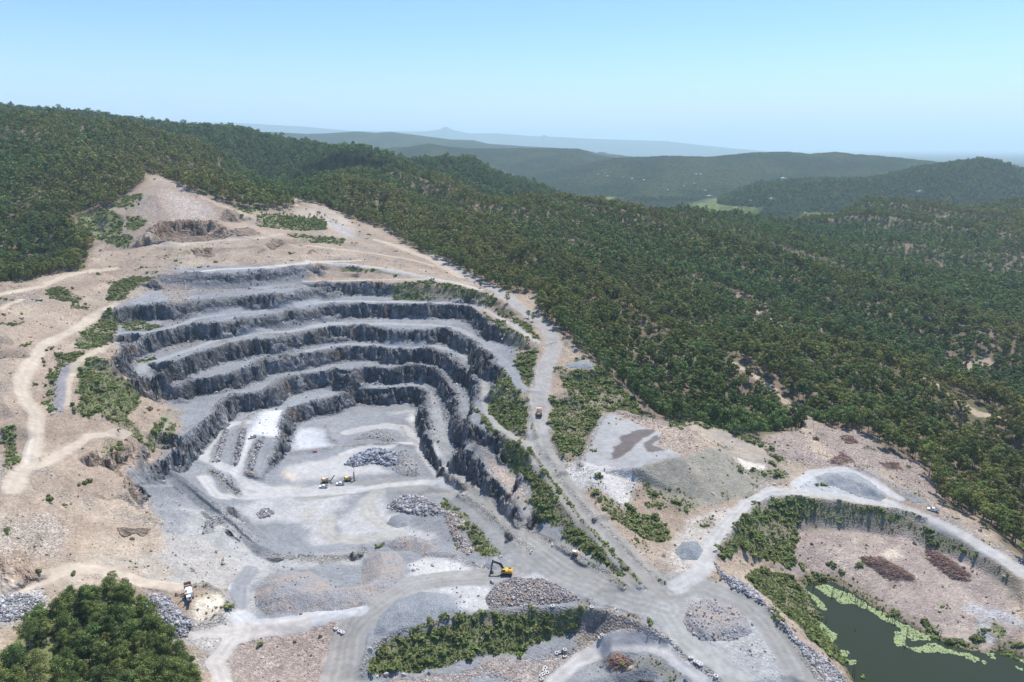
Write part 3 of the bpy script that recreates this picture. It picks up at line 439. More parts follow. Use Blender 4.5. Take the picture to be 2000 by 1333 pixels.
CLUMP = mask('7', '-200,1330 -200,1180 60,1110 150,960 300,920 400,850 470,810 600,770 740,800 850,900 950,1030 1000,1110 1100,1210 1130,1500 -200,1500', .5); M_FOR[CLUMP] = 1; M_VEG[CLUMP] = .3
log('painted')
# ------------------------------------------------------------------ relief: broken rock, rubble, ruts
S1 = blur(S0.astype(np.float32), 3); fz = sstep(.35, .9, S1) * np.maximum(M_ROCK, blur(M_ROCK, 3)) 
fz = np.clip(blur(fz, 2) * 1.2, 0, 1)
wx = (fbm(GX, GY, 13, 3, 71) * 4.2 + fbm(GX, GY, 4.5, 3, 72) * 2.0) * fz; wy = (fbm(GX, GY, 11, 3, 73) * 3.6 + fbm(GX, GY, 4.5, 3, 74) * 1.8) * fz
Hs = blur(H, 1); H = (H * .35 + Hs * .65) * (1 - fz) + H * fz
def cells(s, seed):
    gx, gy = GX / s + seed * 3.7, GY / s + seed * 5.1; ix, iy = np.floor(gx).astype(np.int64), np.floor(gy).astype(np.int64); best = np.full(GX.shape, 9.); va = np.zeros(GX.shape); vb = va.copy()
    for dx in (-1, 0, 1):
        for dy in (-1, 0, 1):
            a, b = ix + dx, iy + dy; r1 = _tab[b & 255, a & 255]; r2 = _tab[(b + 91) & 255, (a + 37) & 255]; d = (a + .1 + .8 * r1 - gx) ** 2 + (b + .1 + .8 * r2 - gy) ** 2
            m = d < best; best = np.where(m, d, best); va = np.where(m, _tab[(b + 13) & 255, (a + 151) & 255], va); vb = np.where(m, _tab[(b + 201) & 255, (a + 77) & 255], vb)
    return va * 2 - 1, vb * 2 - 1
c5, c6 = cells(15, 3); wx += c5 * 3.0 * fz; wy += c6 * 3.4 * fz
def cells2(A, B, seed):
    ix, iy = np.floor(A).astype(np.int64), np.floor(B).astype(np.int64); best = np.full(A.shape, 9.); va = np.zeros(A.shape)
    for dx in (-1, 0, 1):
        for dy in (-1, 0, 1):
            a, b = ix + dx, iy + dy; d = (a + .1 + .8 * _tab[b & 255, (a + seed) & 255] - A) ** 2 + (b + .1 + .8 * _tab[(b + 91) & 255, (a + 37 + seed) & 255] - B) ** 2; m = d < best; best = np.where(m, d, best); va = np.where(m, _tab[(b + 13) & 255, (a + 151) & 255], va)
    return va * 2 - 1
v1 = cells2((GX * .85 + GY * .5 + H * .8) / 6.5, (H - GX * .12) / 3.6, 5); v2 = cells2((GX * .85 + GY * .5) / 2.6, H / 1.7, 9)
wx += (v1 * 1.6 + v2 * .7) * fz; wy += (v1 * 2.2 + v2 * 1.0) * fz
c1, c2 = cells(6.5, 1); c3, c4 = cells(2.8, 2); wx = wx * .7 + (c1 * 2.6 + c3 * 1.2) * fz; wy = wy * .7 + (c2 * 2.4 + c4 * 1.2) * fz
H = samp(H, GX + wx, GY + wy); M_ROCK = samp(M_ROCK, GX + wx, GY + wy).astype(np.float32)
ang = .5; rx = GX * math.cos(ang) + GY * math.sin(ang); ry = -GX * math.sin(ang) + GY * math.cos(ang)
rid = 1 - np.abs(fbm(rx, ry * 2.6, 9, 4, 75)) * 2.4
rid2 = 1 - np.abs(fbm(rx, ry * 1.5, 4, 3, 76)) * 2
fr = np.clip(blur(M_ROCK * fz, 1), 0, 1)
H = H + fr * (rid * 1.0 + rid2 * .5 - .7 + c2 * 1.1 + c4 * .6)
COLR = COLR * (1 + (np.clip(.3 * c2 + .45 * v1 + .35 * v2 + .3 * c6, -.55, 1.3) * fr)[..., None])
ter = ((np.abs(GX + 260) < 140) & (GY < 520)).astype(float) * qm * (1 - pit) * (M_ROAD < .2); ter = blur(ter, 3); H = H + ter * (1.0 * np.sin(2 * np.pi * (H + 2.5 * fbm(GX, GY, 40, 3, 83)) / 6.5))
H = H + (tal * (1 - M_ROAD) * np.clip(fbm(GX, GY, 9, 3, 84) + .15, 0, 1)) * 3.2 * (GY > 430) * (1 - fr)
H = H + fbm(GX, GY, 3.2, 3, 77) * (.10 + .55 * M_SPK * (M_ROAD < .5) + .5 * M_VEG) * (M_ROAD < .6) + fbm(GX, GY, 16, 3, 78) * (.9 * (M_ROAD < .3) * (1 - .7 * pit) * qm)
H = H + (1 - qm) * (fbm(GX, GY, 60, 3, 79) * 2 - np.abs(fbm(GX * .8 + GY * .6, (GY * .8 - GX * .6) * .4, 200, 3, 81)) * 55) * sstep(0, 60, GY - 150) * sstep(.5, 1, blur(blur((~qm).astype(np.float32), 30), 20))
wm = mask('9', '790,745 850,725 950,738 1050,803 1200,893 1320,953 1430,1013 1550,1063 1700,1123 1800,1143 1870,1103 1950,1123 2040,1190 2300,1600 1130,1600 1060,1294 1000,1200 960,1100 900,1040 840,970 860,900 810,850 780,770', .0)
H = np.where(wm, np.minimum(H, 2.4), H)
COLR = COLR * (1 + .13 * fbm(GX, GY, 6, 4, 80))[..., None]
COLR = np.stack([blur(COLR[..., k], 1) * .5 + COLR[..., k] * .5 for k in range(3)], -1)
H = H.astype(np.float64)
log('relief')
def gz(x, y): return samp(H, np.asarray(x, float), np.asarray(y, float))
def G(key, s):
    """points on the finished ground"""
    P = np.array(Q(key, s))[:, :2]; x, y = unproj(P[:, 0], P[:, 1], H); return np.stack([x, y, gz(x, y)], 1)

# ------------------------------------------------------------------ materials
def mat(name, col=(.5, .5, .5), rough=.7, metal=0.0, noise=0.0, scale=5.0, bump=0.0):
    m = bpy.data.materials.new(name); m.use_nodes = True; t = m.node_tree; b = t.nodes['Principled BSDF']
    b.inputs['Base Color'].default_value = (*col, 1); b.inputs['Roughness'].default_value = rough; b.inputs['Metallic'].default_value = metal
    if noise:
        n = t.nodes.new('ShaderNodeTexNoise'); n.inputs['Scale'].default_value = scale; n.inputs['Detail'].default_value = 6
        tc = t.nodes.new('ShaderNodeTexCoord'); t.links.new(tc.outputs['Object'], n.inputs['Vector'])
        mr = t.nodes.new('ShaderNodeMapRange'); mr.inputs['From Min'].default_value = .3; mr.inputs['From Max'].default_value = .7; mr.inputs['To Min'].default_value = 1 - noise; mr.inputs['To Max'].default_value = 1 + noise
        t.links.new(n.outputs['Fac'], mr.inputs['Value'])
        mx = t.nodes.new('ShaderNodeVectorMath'); mx.operation = 'SCALE'; mx.inputs[0].default_value = col; t.links.new(mr.outputs[0], mx.inputs['Scale']); t.links.new(mx.outputs[0], b.inputs['Base Color'])
        if bump:
            bp = t.nodes.new('ShaderNodeBump'); bp.inputs['Strength'].default_value = bump; bp.inputs['Distance'].default_value = .3
            t.links.new(n.outputs['Fac'], bp.inputs['Height']); t.links.new(bp.outputs[0], b.inputs['Normal'])
    return m
class NG:
    def __init__(s, t): s.t = t
    def n(s, ty, **kw):
        o = s.t.nodes.new(ty)
        for k, v in kw.items():
            if isinstance(v, (int, float, tuple)) and k in o.inputs: o.inputs[k].default_value = v
            else: setattr(o, k, v)
        return o
    def m(s, op, a, b=None, c=None):
        o = s.t.nodes.new('ShaderNodeMath'); o.operation = op
        for i, x in enumerate((a, b, c)):
            if x is None: continue
            if isinstance(x, (int, float)): o.inputs[i].default_value = x
            else: s.t.links.new(x, o.inputs[i])
        return o.outputs[0]
    def l(s, a, b): s.t.links.new(a, b)
def ground_material():
    m = bpy.data.materials.new('quarry_ground'); m.use_nodes = True; g = NG(m.node_tree); b = m.node_tree.nodes['Principled BSDF']
    ca = g.n('ShaderNodeVertexColor', layer_name='col'); ma = g.n('ShaderNodeVertexColor', layer_name='msk'); sp = g.n('ShaderNodeSeparateColor'); g.l(ma.outputs[0], sp.inputs[0])
    rock, spk, veg = sp.outputs[0], sp.outputs[1], sp.outputs[2]
    geo = g.n('ShaderNodeNewGeometry'); pos = geo.outputs['Position']
    def noise(sc, det, vec=pos):
        n = g.n('ShaderNodeTexNoise', Scale=sc, Detail=float(det), Roughness=.6); g.l(vec, n.inputs['Vector']); return n.outputs['Fac']
    mp = g.n('ShaderNodeMapping'); mp.inputs['Rotation'].default_value = (.35, .5, .55); mp.inputs['Scale'].default_value = (1, 1.9, 1.3); g.l(pos, mp.inputs[0])
    n1 = noise(.35, 6); n2 = noise(.06, 4); ns = noise(.16, 7, mp.outputs[0]); nf = noise(1.6, 4)
    vo = g.n('ShaderNodeTexVoronoi', Scale=1.25); g.l(pos, vo.inputs['Vector']); vs = g.n('ShaderNodeSeparateColor'); g.l(vo.outputs['Color'], vs.inputs[0])
    vo2 = g.n('ShaderNodeTexVoronoi', Scale=2.7); g.l(pos, vo2.inputs['Vector']); vs2 = g.n('ShaderNodeSeparateColor'); g.l(vo2.outputs['Color'], vs2.inputs[0])
    f = g.m('ADD', 1, g.m('MULTIPLY', g.m('SUBTRACT', n1, .5), .7)); f = g.m('MULTIPLY', f, g.m('ADD', 1, g.m('MULTIPLY', g.m('SUBTRACT', n2, .5), .3)))
    cell = g.m('ADD', g.m('MULTIPLY', g.m('POWER', vs.outputs[0], 2.0), 1.25), g.m('MULTIPLY', vs2.outputs[0], .55))       # 0..1.8, mean ~.7
    f = g.m('MULTIPLY', f, g.m('ADD', 1, g.m('MULTIPLY', g.m('SUBTRACT', cell, .68), g.m('MULTIPLY', spk, .62))))
    st = g.m('MULTIPLY', g.m('SUBTRACT', ns, .5), 3.4); f = g.m('MULTIPLY', f, g.m('MAXIMUM', .35, g.m('ADD', 1, g.m('MULTIPLY', st, rock))))
    sc = g.n('ShaderNodeVectorMath', operation='SCALE'); g.l(ca.outputs[0], sc.inputs[0]); g.l(f, sc.inputs['Scale'])
    rust = g.m('MULTIPLY', rock, g.m('MULTIPLY', 1.0, g.m('GREATER_THAN', noise(.05, 5), .63)))
    mx = g.n('ShaderNodeMixRGB'); mx.inputs[2].default_value = (.26, .15, .08, 1); g.l(g.m('MULTIPLY', rust, .4), mx.inputs[0]); g.l(sc.outputs[0], mx.inputs[1])
    g.l(mx.outputs[0], b.inputs['Base Color']); b.inputs['Roughness'].default_value = .92; b.inputs['Specular IOR Level'].default_value = .2
    vb = g.n('ShaderNodeTexVoronoi', Scale=.3); vbm = g.n('ShaderNodeMapping'); vbm.inputs['Rotation'].default_value = (.5, .7, .3); vbm.inputs['Scale'].default_value = (1, 1.8, 1); g.l(pos, vbm.inputs[0]); g.l(vbm.outputs[0], vb.inputs['Vector']); vbs = g.n('ShaderNodeSeparateColor'); g.l(vb.outputs['Color'], vbs.inputs[0])
    hgt = g.m('ADD', g.m('ADD', g.m('MULTIPLY', n1, .35), g.m('MULTIPLY', g.m('MULTIPLY', g.m('ADD', vbs.outputs[0], vb.outputs['Distance']), rock), 1.5)), g.m('ADD', g.m('MULTIPLY', g.m('MULTIPLY', ns, rock), 4.0), g.m('ADD', g.m('MULTIPLY', g.m('MULTIPLY', vo.outputs['Distance'], spk), -.7), g.m('MULTIPLY', nf, .08))))
    bp = g.n('ShaderNodeBump', Strength=.9, Distance=1.0); g.l(hgt, bp.inputs['Height']); g.l(bp.outputs[0], b.inputs['Normal'])
    return m
GM = ground_material()
def gridmesh(name, X, Y, Z, keep=None, attrs=None, smooth=False):
    ny, nx = X.shape; i = np.arange(ny - 1)[:, None] * nx + np.arange(nx - 1)[None, :]
    q = np.stack([i, i + 1, i + 1 + nx, i + nx], -1)
    q = q[keep] if keep is not None else q.reshape(-1, 4)
    used = np.zeros(ny * nx, bool); used[q.ravel()] = True; rm = np.cumsum(used) - 1; q = rm[q]; n = len(q)
    co = np.stack([X, Y, Z], -1).reshape(-1, 3)[used].astype(np.float32)
    me = bpy.data.meshes.new(name); me.vertices.add(len(co)); me.vertices.foreach_set('co', co.ravel())
    me.loops.add(n * 4); me.loops.foreach_set('vertex_index', q.ravel().astype(np.int32))
    me.polygons.add(n); me.polygons.foreach_set('loop_start', (np.arange(n) * 4).astype(np.int32)); me.polygons.foreach_set('loop_total', np.full(n, 4, np.int32))
    me.polygons.foreach_set('use_smooth', np.full(n, smooth)); me.update()
    for k, A in (attrs or {}).items():
        a = me.color_attributes.new(k, 'FLOAT_COLOR', 'POINT'); A4 = np.concatenate([A.reshape(-1, 3)[used], np.ones((len(co), 1))], 1).astype(np.float32); a.data.foreach_set('color', A4.ravel())
    o = bpy.data.objects.new(name, me); COL.objects.link(o); return o
MSK = np.stack([M_ROCK, M_SPK, M_VEG], -1)
def q4(A): return (A[:-1, :-1] + A[1:, :-1] + A[:-1, 1:] + A[1:, 1:]) / 4
cr = q4(M_ROCK) > .45; cw = (q4(M_ROAD) > .5) & ~cr
for nm, k in (('ground', ~(cr | cw)), ('rock_face', cr), ('haul_road', cw)):
    o = gridmesh(nm, GX, GY, H, k, {'col': COLR, 'msk': MSK}, True); o['kind'] = 'structure'; o.data.materials.append(GM)
log('ground meshes')
# ------------------------------------------------------------------ far country: valley plain and hills as one sheet
fy = [1250.0]
while fy[-1] < 60000: fy.append(fy[-1] * (1.0045 if fy[-1] < 7000 else 1.012))
fy = np.array(fy); FT = np.linspace(-1.0, 1.0, 1100); FX = FT[None, :] * fy[:, None]; FY = np.repeat(fy[:, None], 1100, 1)
FH = -62 + fbm(FX, FY, 2600, 5, 90) * 24 + fbm(FX, FY, 600, 3, 91) * 8
def ridge(s, z0, wf, wb, seed):
    global FH
    P = np.array(Q('0', s, False)); u = 1000 + FT * FPX / CP     # image pixel column of each grid column (near the horizon)
    v = np.interp(u, P[:, 0], P[:, 1], left=340, right=340)
    v = np.where((u < P[0, 0]), P[0, 1] + (P[0, 0] - u) * (.12 if z0 > 3500 else .35), np.where(u > P[-1, 0], P[-1, 1] + (u - P[-1, 0]) * (.12 if z0 > 3500 else .35), v))
    yc = z0 * CP * (1 + .05 * fbm(FX, FX * 0 + seed, z0 * .15, 3, seed)); a, dy, dz = rays(u, v)
    top = HC + (dz / dy)[None, :] * yc - (17 if z0 < 3500 else 0)
    d = FY - yc; w = np.where(d < 0, wf, wb); k = np.clip(1 - np.abs(d) / w, 0, 1)
    prof = k * k * (3 - 2 * k); rough = 1 + .35 * (1 - prof) * fbm(FX, FY, wf * .45, 4, seed + 1)
    h = -62 + (top + 62) * prof * rough
    FH = np.maximum(FH, np.where(top > -60, h, -99))
ridge('-300,190 0,200 183,214 254,225 317,234 353,237 423,241 476,244 511,255 564,267 600,273 635,278 680,292 740,312', 1900, 700, 900, 1)
ridge('540,335 600,302 640,286 660,279 700,278 740,287 780,301 830,330 900,345', 1620, 420, 400, 2)
ridge('760,320 812,304 847,301 900,304 917,302 935,309 953,323 981,335 1023,346 1058,356 1094,372 1140,384', 1850, 450, 500, 3)
ridge('600,300 769,289 797,287 840,281 868,286 917,291 1023,290 1129,291 1150,296 1164,302 1200,308 1300,320', 5600, 1700, 1200, 4)
ridge('1080,330 1200,309 1300,305 1388,307 1434,302 1476,298 1540,297 1582,301 1635,297 1670,302 1723,305 1794,312 1829,316 1900,325 2100,330', 4700, 1500, 900, 5)
ridge('1380,400 1476,356 1547,349 1617,345 1688,346 1727,341 1794,324 1864,314 1921,306 1952,311 2000,326 2100,342 2300,350', 2900, 420, 700, 6)
ridge('300,262 529,258 600,262 635,261 699,257 734,260 766,258 812,264 882,273 924,274 953,281 1023,286 1100,290', 9500, 2600, 2000, 7)
ridge('300,236 476,241 600,248 700,257 776,257 829,257 861,253 868,249 873,248 884,254 917,261 974,261 1023,265 1055,267 1062,264 1070,267 1164,272 1270,275 1300,276 1370,284 1441,291 1500,296', 30000, 5000, 6000, 8)
near = (FY < 1900) & (np.abs(FX) < FY * 1.08); gn_ = np.where(near, samp(H, np.clip(FX, -FY * 1.07, FY * 1.07), np.clip(FY, 140, 2240)), 0)
FH = np.where(FY < 1500, np.minimum(FH, gn_ - 12), FH)
canopy = fbm(FX, FY, 26, 3, 92) * 5.5 * (FY < 9000); FHC = FH + canopy
col = np.zeros(FX.shape + (3,), np.float32); col[:] = (.030, .044, .028); t = sstep(-.3, .4, fbm(FX, FY, 180, 4, 93))[..., None]; col = col * (1 - t) + np.array((.052, .064, .034)) * t
u_, v_ = 1000 + FT[None, :] * FPX * CP + 0 * FX, None
field = sstep(.08, .25, fbm(FX, FY, 420, 3, 94)) * (FH < -35) * sstep(2200, 2600, FY) * (1 - sstep(6000, 9000, FY)) * sstep(150, 500, FX); uu_ = 1000 + FX / FY * FPX / CP; field = np.maximum(field, (sstep(1340, 1380, uu_) * (1 - sstep(1560, 1600, uu_)) * (FY > 2500) * (FY < 4300) * (FH < -20)) * sstep(-.15, .1, fbm(FX, FY, 300, 3, 95))); FHC = np.where(field > .3, FH, FHC); f3 = field[..., None]; col = col * (1 - f3 * .8) + np.array((.20, .24, .09)) * f3 * .8

fo = gridmesh('valley', FX, FY, FHC, None, {'col': col}, True); fo['kind'] = 'structure'
m = bpy.data.materials.new('far_woodland'); m.use_nodes = True; g = NG(m.node_tree); b = m.node_tree.nodes['Principled BSDF']; b.inputs['Roughness'].default_value = 1; b.inputs['Specular IOR Level'].default_value = 0
ca = g.n('ShaderNodeVertexColor', layer_name='col'); geo = g.n('ShaderNodeNewGeometry'); nn = g.n('ShaderNodeTexNoise', Scale=.05, Detail=8.0, Roughness=.75); g.l(geo.outputs['Position'], nn.inputs['Vector'])
sc = g.n('ShaderNodeVectorMath', operation='SCALE'); g.l(ca.outputs[0], sc.inputs[0]); g.l(g.m('MAXIMUM', .25, g.m('ADD', 1, g.m('MULTIPLY', g.m('SUBTRACT', nn.outputs['Fac'], .5), 4.5))), sc.inputs['Scale']); g.l(sc.outputs[0], b.inputs['Base Color'])
bp = g.n('ShaderNodeBump', Strength=1.0, Distance=14.0); g.l(nn.outputs['Fac'], bp.inputs['Height']); g.l(bp.outputs[0], b.inputs['Normal']); fo.data.materials.append(m)
log('far')
# water
pond = np.array(Q('9', '700,690 2300,690 2300,1700 900,1700 700,900', False)); px, py, _ = at_h(pond[:, 0], pond[:, 1], 3.0)
bm = bmesh.new(); bm.faces.new([bm.verts.new((a, c, 3.0)) for a, c in zip(px, py)]); me = bpy.data.meshes.new('water'); bm.to_mesh(me); bm.free(); wo = bpy.data.objects.new('water', me); COL.objects.link(wo); wo['kind'] = 'structure'
wmt = mat('pond_water', (.028, .034, .013), .12); wmt.node_tree.nodes['Principled BSDF'].inputs['IOR'].default_value = 1.33; g = NG(wmt.node_tree); nn = g.n('ShaderNodeTexNoise', Scale=1.2, Detail=3.0); bp = g.n('ShaderNodeBump', Strength=.12, Distance=.2); geo = g.n('ShaderNodeNewGeometry'); g.l(geo.outputs['Position'], nn.inputs['Vector']); g.l(nn.outputs['Fac'], bp.inputs['Height']); g.l(bp.outputs[0], wmt.node_tree.nodes['Principled BSDF'].inputs['Normal']); me.materials.append(wmt)
# haze
HZ = mat('haze_air'); ht = HZ.node_tree; ht.nodes.remove(ht.nodes['Principled BSDF']); pv = ht.nodes.new('ShaderNodeVolumePrincipled'); pv.inputs['Color'].default_value = (.70, .92, 1.0, 1); pv.inputs['Density'].default_value = 5.6e-5; pv.inputs['Anisotropy'].default_value = .2
ht.links.new(pv.outputs[0], ht.nodes['Material Output'].inputs['Volume'])
bm = bmesh.new(); bmesh.ops.create_cube(bm, size=1); zb, zt = -130.0, 1350.0
for v in bm.verts: v.co = ((v.co.x) * 130000, v.co.y * 62000 + 30800, (zt + zb) / 2 + v.co.z * (zt - zb))
me = bpy.data.meshes.new('haze'); bm.to_mesh(me); bm.free(); ho = bpy.data.objects.new('haze', me); COL.objects.link(ho); ho['kind'] = 'stuff'; me.materials.append(HZ)

# ------------------------------------------------------------------ plants: shapes
def leafmat(name, c1, c2, c3, tr=.25, inst=False):
    m = bpy.data.materials.new(name); m.use_nodes = True; g = NG(m.node_tree); b = m.node_tree.nodes['Principled BSDF']; b.inputs['Roughness'].default_value = .6; b.inputs['Specular IOR Level'].default_value = .25
    oi = g.n('ShaderNodeObjectInfo'); cr_ = g.n('ShaderNodeValToRGB'); e = cr_.color_ramp.elements; e[0].color = (*c1, 1); e[1].color = (*c3, 1); k = e.new(.5); k.color = (*c2, 1); at = g.n('ShaderNodeAttribute', attribute_type='INSTANCER', attribute_name='tint'); g.l(at.outputs['Fac'] if inst else oi.outputs['Random'], cr_.inputs[0])
    ca = g.n('ShaderNodeVertexColor', layer_name='tone'); sp_ = g.n('ShaderNodeSeparateColor'); g.l(ca.outputs[0], sp_.inputs[0]); sc = g.n('ShaderNodeVectorMath', operation='SCALE'); g.l(cr_.outputs[0], sc.inputs[0]); g.l(g.m('MULTIPLY', sp_.outputs[0], g.m('ADD', 1.35, g.m('MULTIPLY', oi.outputs['Random'], 1.3))), sc.inputs['Scale'])
    g.l(sc.outputs[0], b.inputs['Base Color'])
    if tr:
        tl = g.n('ShaderNodeBsdfTranslucent'); g.l(sc.outputs[0], tl.inputs[0]); mx = g.n('ShaderNodeMixShader'); mx.inputs[0].default_value = tr; g.l(b.outputs[0], mx.inputs[1]); g.l(tl.outputs[0], mx.inputs[2]); g.l(mx.outputs[0], m.node_tree.nodes['Material Output'].inputs[0])
    return m
LM = leafmat('forest_leaves', (.10, .165, .042), (.145, .17, .038), (.205, .185, .05), .3, True); LH = leafmat('shade_toned_hill_leaves', (.08, .15, .042), (.10, .16, .042), (.12, .155, .04), .25); LQ = leafmat('eucalypt_leaves', (.13, .20, .055), (.16, .20, .055), (.20, .20, .07), .3); LG = leafmat('rainforest_leaves', (.11, .175, .045), (.15, .185, .05), (.085, .14, .04), .3); BM = leafmat('bush_leaves', (.15, .21, .055), (.19, .21, .075), (.12, .18, .05), .35); YM = leafmat('grass_tuft_leaves', (.13, .14, .05), (.16, .14, .075), (.10, .13, .04))  # LH: bluer species green, darkened so far-ridge shade sits in the leaf colour
TM = mat('eucalypt_bark', (.27, .24, .20), .9, noise=.3, scale=1.5)
def tonemesh(name, P, F, tone, mats, fmat=None):
    me = bpy.data.meshes.new(name); me.vertices.add(len(P)); me.vertices.foreach_set('co', P.astype(np.float32).ravel()); k = F.shape[1]; n = len(F)
    me.loops.add(n * k); me.loops.foreach_set('vertex_index', F.ravel().astype(np.int32)); me.polygons.add(n); me.polygons.foreach_set('loop_start', (np.arange(n) * k).astype(np.int32)); me.polygons.foreach_set('loop_total', np.full(n, k, np.int32)); me.update()
    a = me.color_attributes.new('tone', 'FLOAT_COLOR', 'POINT'); a.data.foreach_set('color', np.repeat(tone[:, None], 4, 1).astype(np.float32).ravel())
    for q in mats: me.materials.append(q)
    if fmat is not None: me.polygons.foreach_set('material_index', fmat.astype(np.int32))
    return me
def leaves(r, cent, rad, n, size, flat=.75, up=.35):
    """n leaf quads around each clump centre"""
    P = []; T = []
    for c, R in zip(cent, rad):
        d = r.normal(size=(n, 3)); d /= np.linalg.norm(d, axis=1)[:, None]; q = c + d * (R * r.uniform(.45, 1.08, (n, 1))) * np.array((1, 1, flat))
        nn_ = d + r.normal(size=(n, 3)) * .42 + np.array((0, 0, up)); nn_ /= np.linalg.norm(nn_, axis=1)[:, None]
        a = np.cross(nn_, r.normal(size=(n, 3))); a /= np.linalg.norm(a, axis=1)[:, None]; b_ = np.cross(nn_, a); s = size * r.uniform(.6, 1.3, (n, 1)) * .5; tn = r.uniform(.28, .74)
        P.append(np.stack([q - a * s - b_ * s * .7, q + a * s - b_ * s * .6, q + a * s * .8 + b_ * s, q - a * s * .7 + b_ * s * .8], 1).reshape(-1, 3)); T.append(np.repeat(tn * r.uniform(.85, 1.15, n), 4))
    P = np.concatenate(P); return P, np.concatenate(T), np.arange(len(P)).reshape(-1, 4)
def tube(pts_, rad, k=6):
    P = []; F = []; pts_ = [np.array(p, float) for p in pts_]
    for i, (p, r_) in enumerate(zip(pts_, rad)):
        d = pts_[min(i + 1, len(pts_) - 1)] - pts_[max(i - 1, 0)]; d /= np.linalg.norm(d) + 1e-9; a = np.cross(d, (0.3, 1, .2)); a /= np.linalg.norm(a); b_ = np.cross(d, a)
        for j in range(k): t_ = 2 * math.pi * j / k; P.append(p + (a * math.cos(t_) + b_ * math.sin(t_)) * r_)
    for i in range(len(pts_) - 1):
        for j in range(k): F.append((i * k + j, i * k + (j + 1) % k, (i + 1) * k + (j + 1) % k, (i + 1) * k + j))
    return P, F
def tree_shape(seed, hgt=14., cr_r=4.2, nclump=13, nleaf=26, leaf=.85, base=.42, rich=False):
    r = np.random.default_rng(seed); top = hgt; cb = hgt * base; cent = []; rad = []
    for i in range(nclump):
        z = cb + (top - cb) * (i + .5) / nclump * r.uniform(.85, 1.05); f = (z - cb) / (top - cb); rr = cr_r * (math.sin(math.pi * (.18 + .72 * f)) ** .8) * (r.uniform(.35, .95) if i < nclump - 1 else .1); a = i * 2.4 + r.uniform(-.5, .5)
        cent.append((rr * math.cos(a), rr * math.sin(a), z)); rad.append(cr_r * r.uniform(.3, .48))
    cent = np.array(cent); P, T, F = leaves(r, cent, rad, nleaf, leaf)
    tp = []; tf = []; lean = r.normal(size=2) * .5; tpt = [(0, 0, -1), (lean[0] * .3, lean[1] * .3, hgt * .3), (lean[0], lean[1], hgt * .6), (lean[0] * 1.3, lean[1] * 1.3, hgt * .88)]
    p, f = tube(tpt, (.24 * hgt / 14, .19 * hgt / 14, .12 * hgt / 14, .04), 6 if rich else 5); tp += p; tf += f
    for c in cent[:: 2 if not rich else 1]:
        z = max(c[2] * .62, cb * .6); k = z / (hgt * .6); s = np.array((lean[0] * k, lean[1] * k, z)); p, f = tube([s, s * .45 + c * .55 + np.array((0, 0, -.3)), c], (.09 * hgt / 14, .06, .025), 4); o_ = len(tp); tp += p; tf += [tuple(q_ + o_ for q_ in ff) for ff in f]
    return (P, T, F), (np.array(tp), np.array(tf))
def proto(name, crown, trunk, lm):
    (P, T, F), (tp, tf) = crown, trunk; PP = np.concatenate([P, tp]); FF = np.concatenate([F, tf + len(P)]); me = tonemesh(name, PP, FF, np.concatenate([T, np.full(len(tp), .5)]), [lm, TM], np.concatenate([np.zeros(len(F)), np.ones(len(tf))])); return bpy.data.objects.new(name, me)
def scatter(name, protos, P, scl, rot, idx, kind='stuff', tint=None):
    """one object whose points carry copies of the shapes"""
    c = bpy.data.collections.new(name + '_shapes')
    for o in protos: c.objects.link(o)
    me = bpy.data.meshes.new(name); me.vertices.add(len(P)); me.vertices.foreach_set('co', np.asarray(P, np.float32).ravel())
    for k, ty, A in (('scl', 'FLOAT_VECTOR', scl), ('rot', 'FLOAT_VECTOR', rot), ('idx', 'INT', idx)):
        a = me.attributes.new(k, ty, 'POINT'); a.data.foreach_set('vector' if ty != 'INT' else 'value', np.asarray(A, np.float32 if ty != 'INT' else np.int32).ravel())
    if tint is not None: a = me.attributes.new('tint', 'FLOAT', 'POINT'); a.data.foreach_set('value', np.asarray(tint, np.float32))
    o = bpy.data.objects.new(name, me); COL.objects.link(o); o['kind'] = kind
    t = bpy.data.node_groups.new(name, 'GeometryNodeTree'); t.interface.new_socket('Geometry', in_out='INPUT', socket_type='NodeSocketGeometry'); t.interface.new_socket('Geometry', in_out='OUTPUT', socket_type='NodeSocketGeometry')
    gi = t.nodes.new('NodeGroupInput'); go = t.nodes.new('NodeGroupOutput'); ip = t.nodes.new('GeometryNodeInstanceOnPoints'); ci = t.nodes.new('GeometryNodeCollectionInfo'); ci.inputs['Collection'].default_value = c; ci.inputs['Separate Children'].default_value = True; ci.inputs['Reset Children'].default_value = True
    def na(nm, ty): q = t.nodes.new('GeometryNodeInputNamedAttribute'); q.data_type = ty; q.inputs[0].default_value = nm; return q.outputs[0]
    L = t.links.new; L(gi.outputs[0], ip.inputs['Points']); L(ci.outputs[0], ip.inputs['Instance']); ip.inputs['Pick Instance'].default_value = True; L(na('idx', 'INT'), ip.inputs['Instance Index']); L(na('rot', 'FLOAT_VECTOR'), ip.inputs['Rotation']); L(na('scl', 'FLOAT_VECTOR'), ip.inputs['Scale']); L(ip.outputs[0], go.inputs[0])
    md = o.modifiers.new('scatter', 'NODES'); md.node_group = t; return o
def tagged(o, label=None, cat=None, group=None):
    if label: o['label'] = label
    if cat: o['category'] = cat
    if group: o['group'] = group
    return o
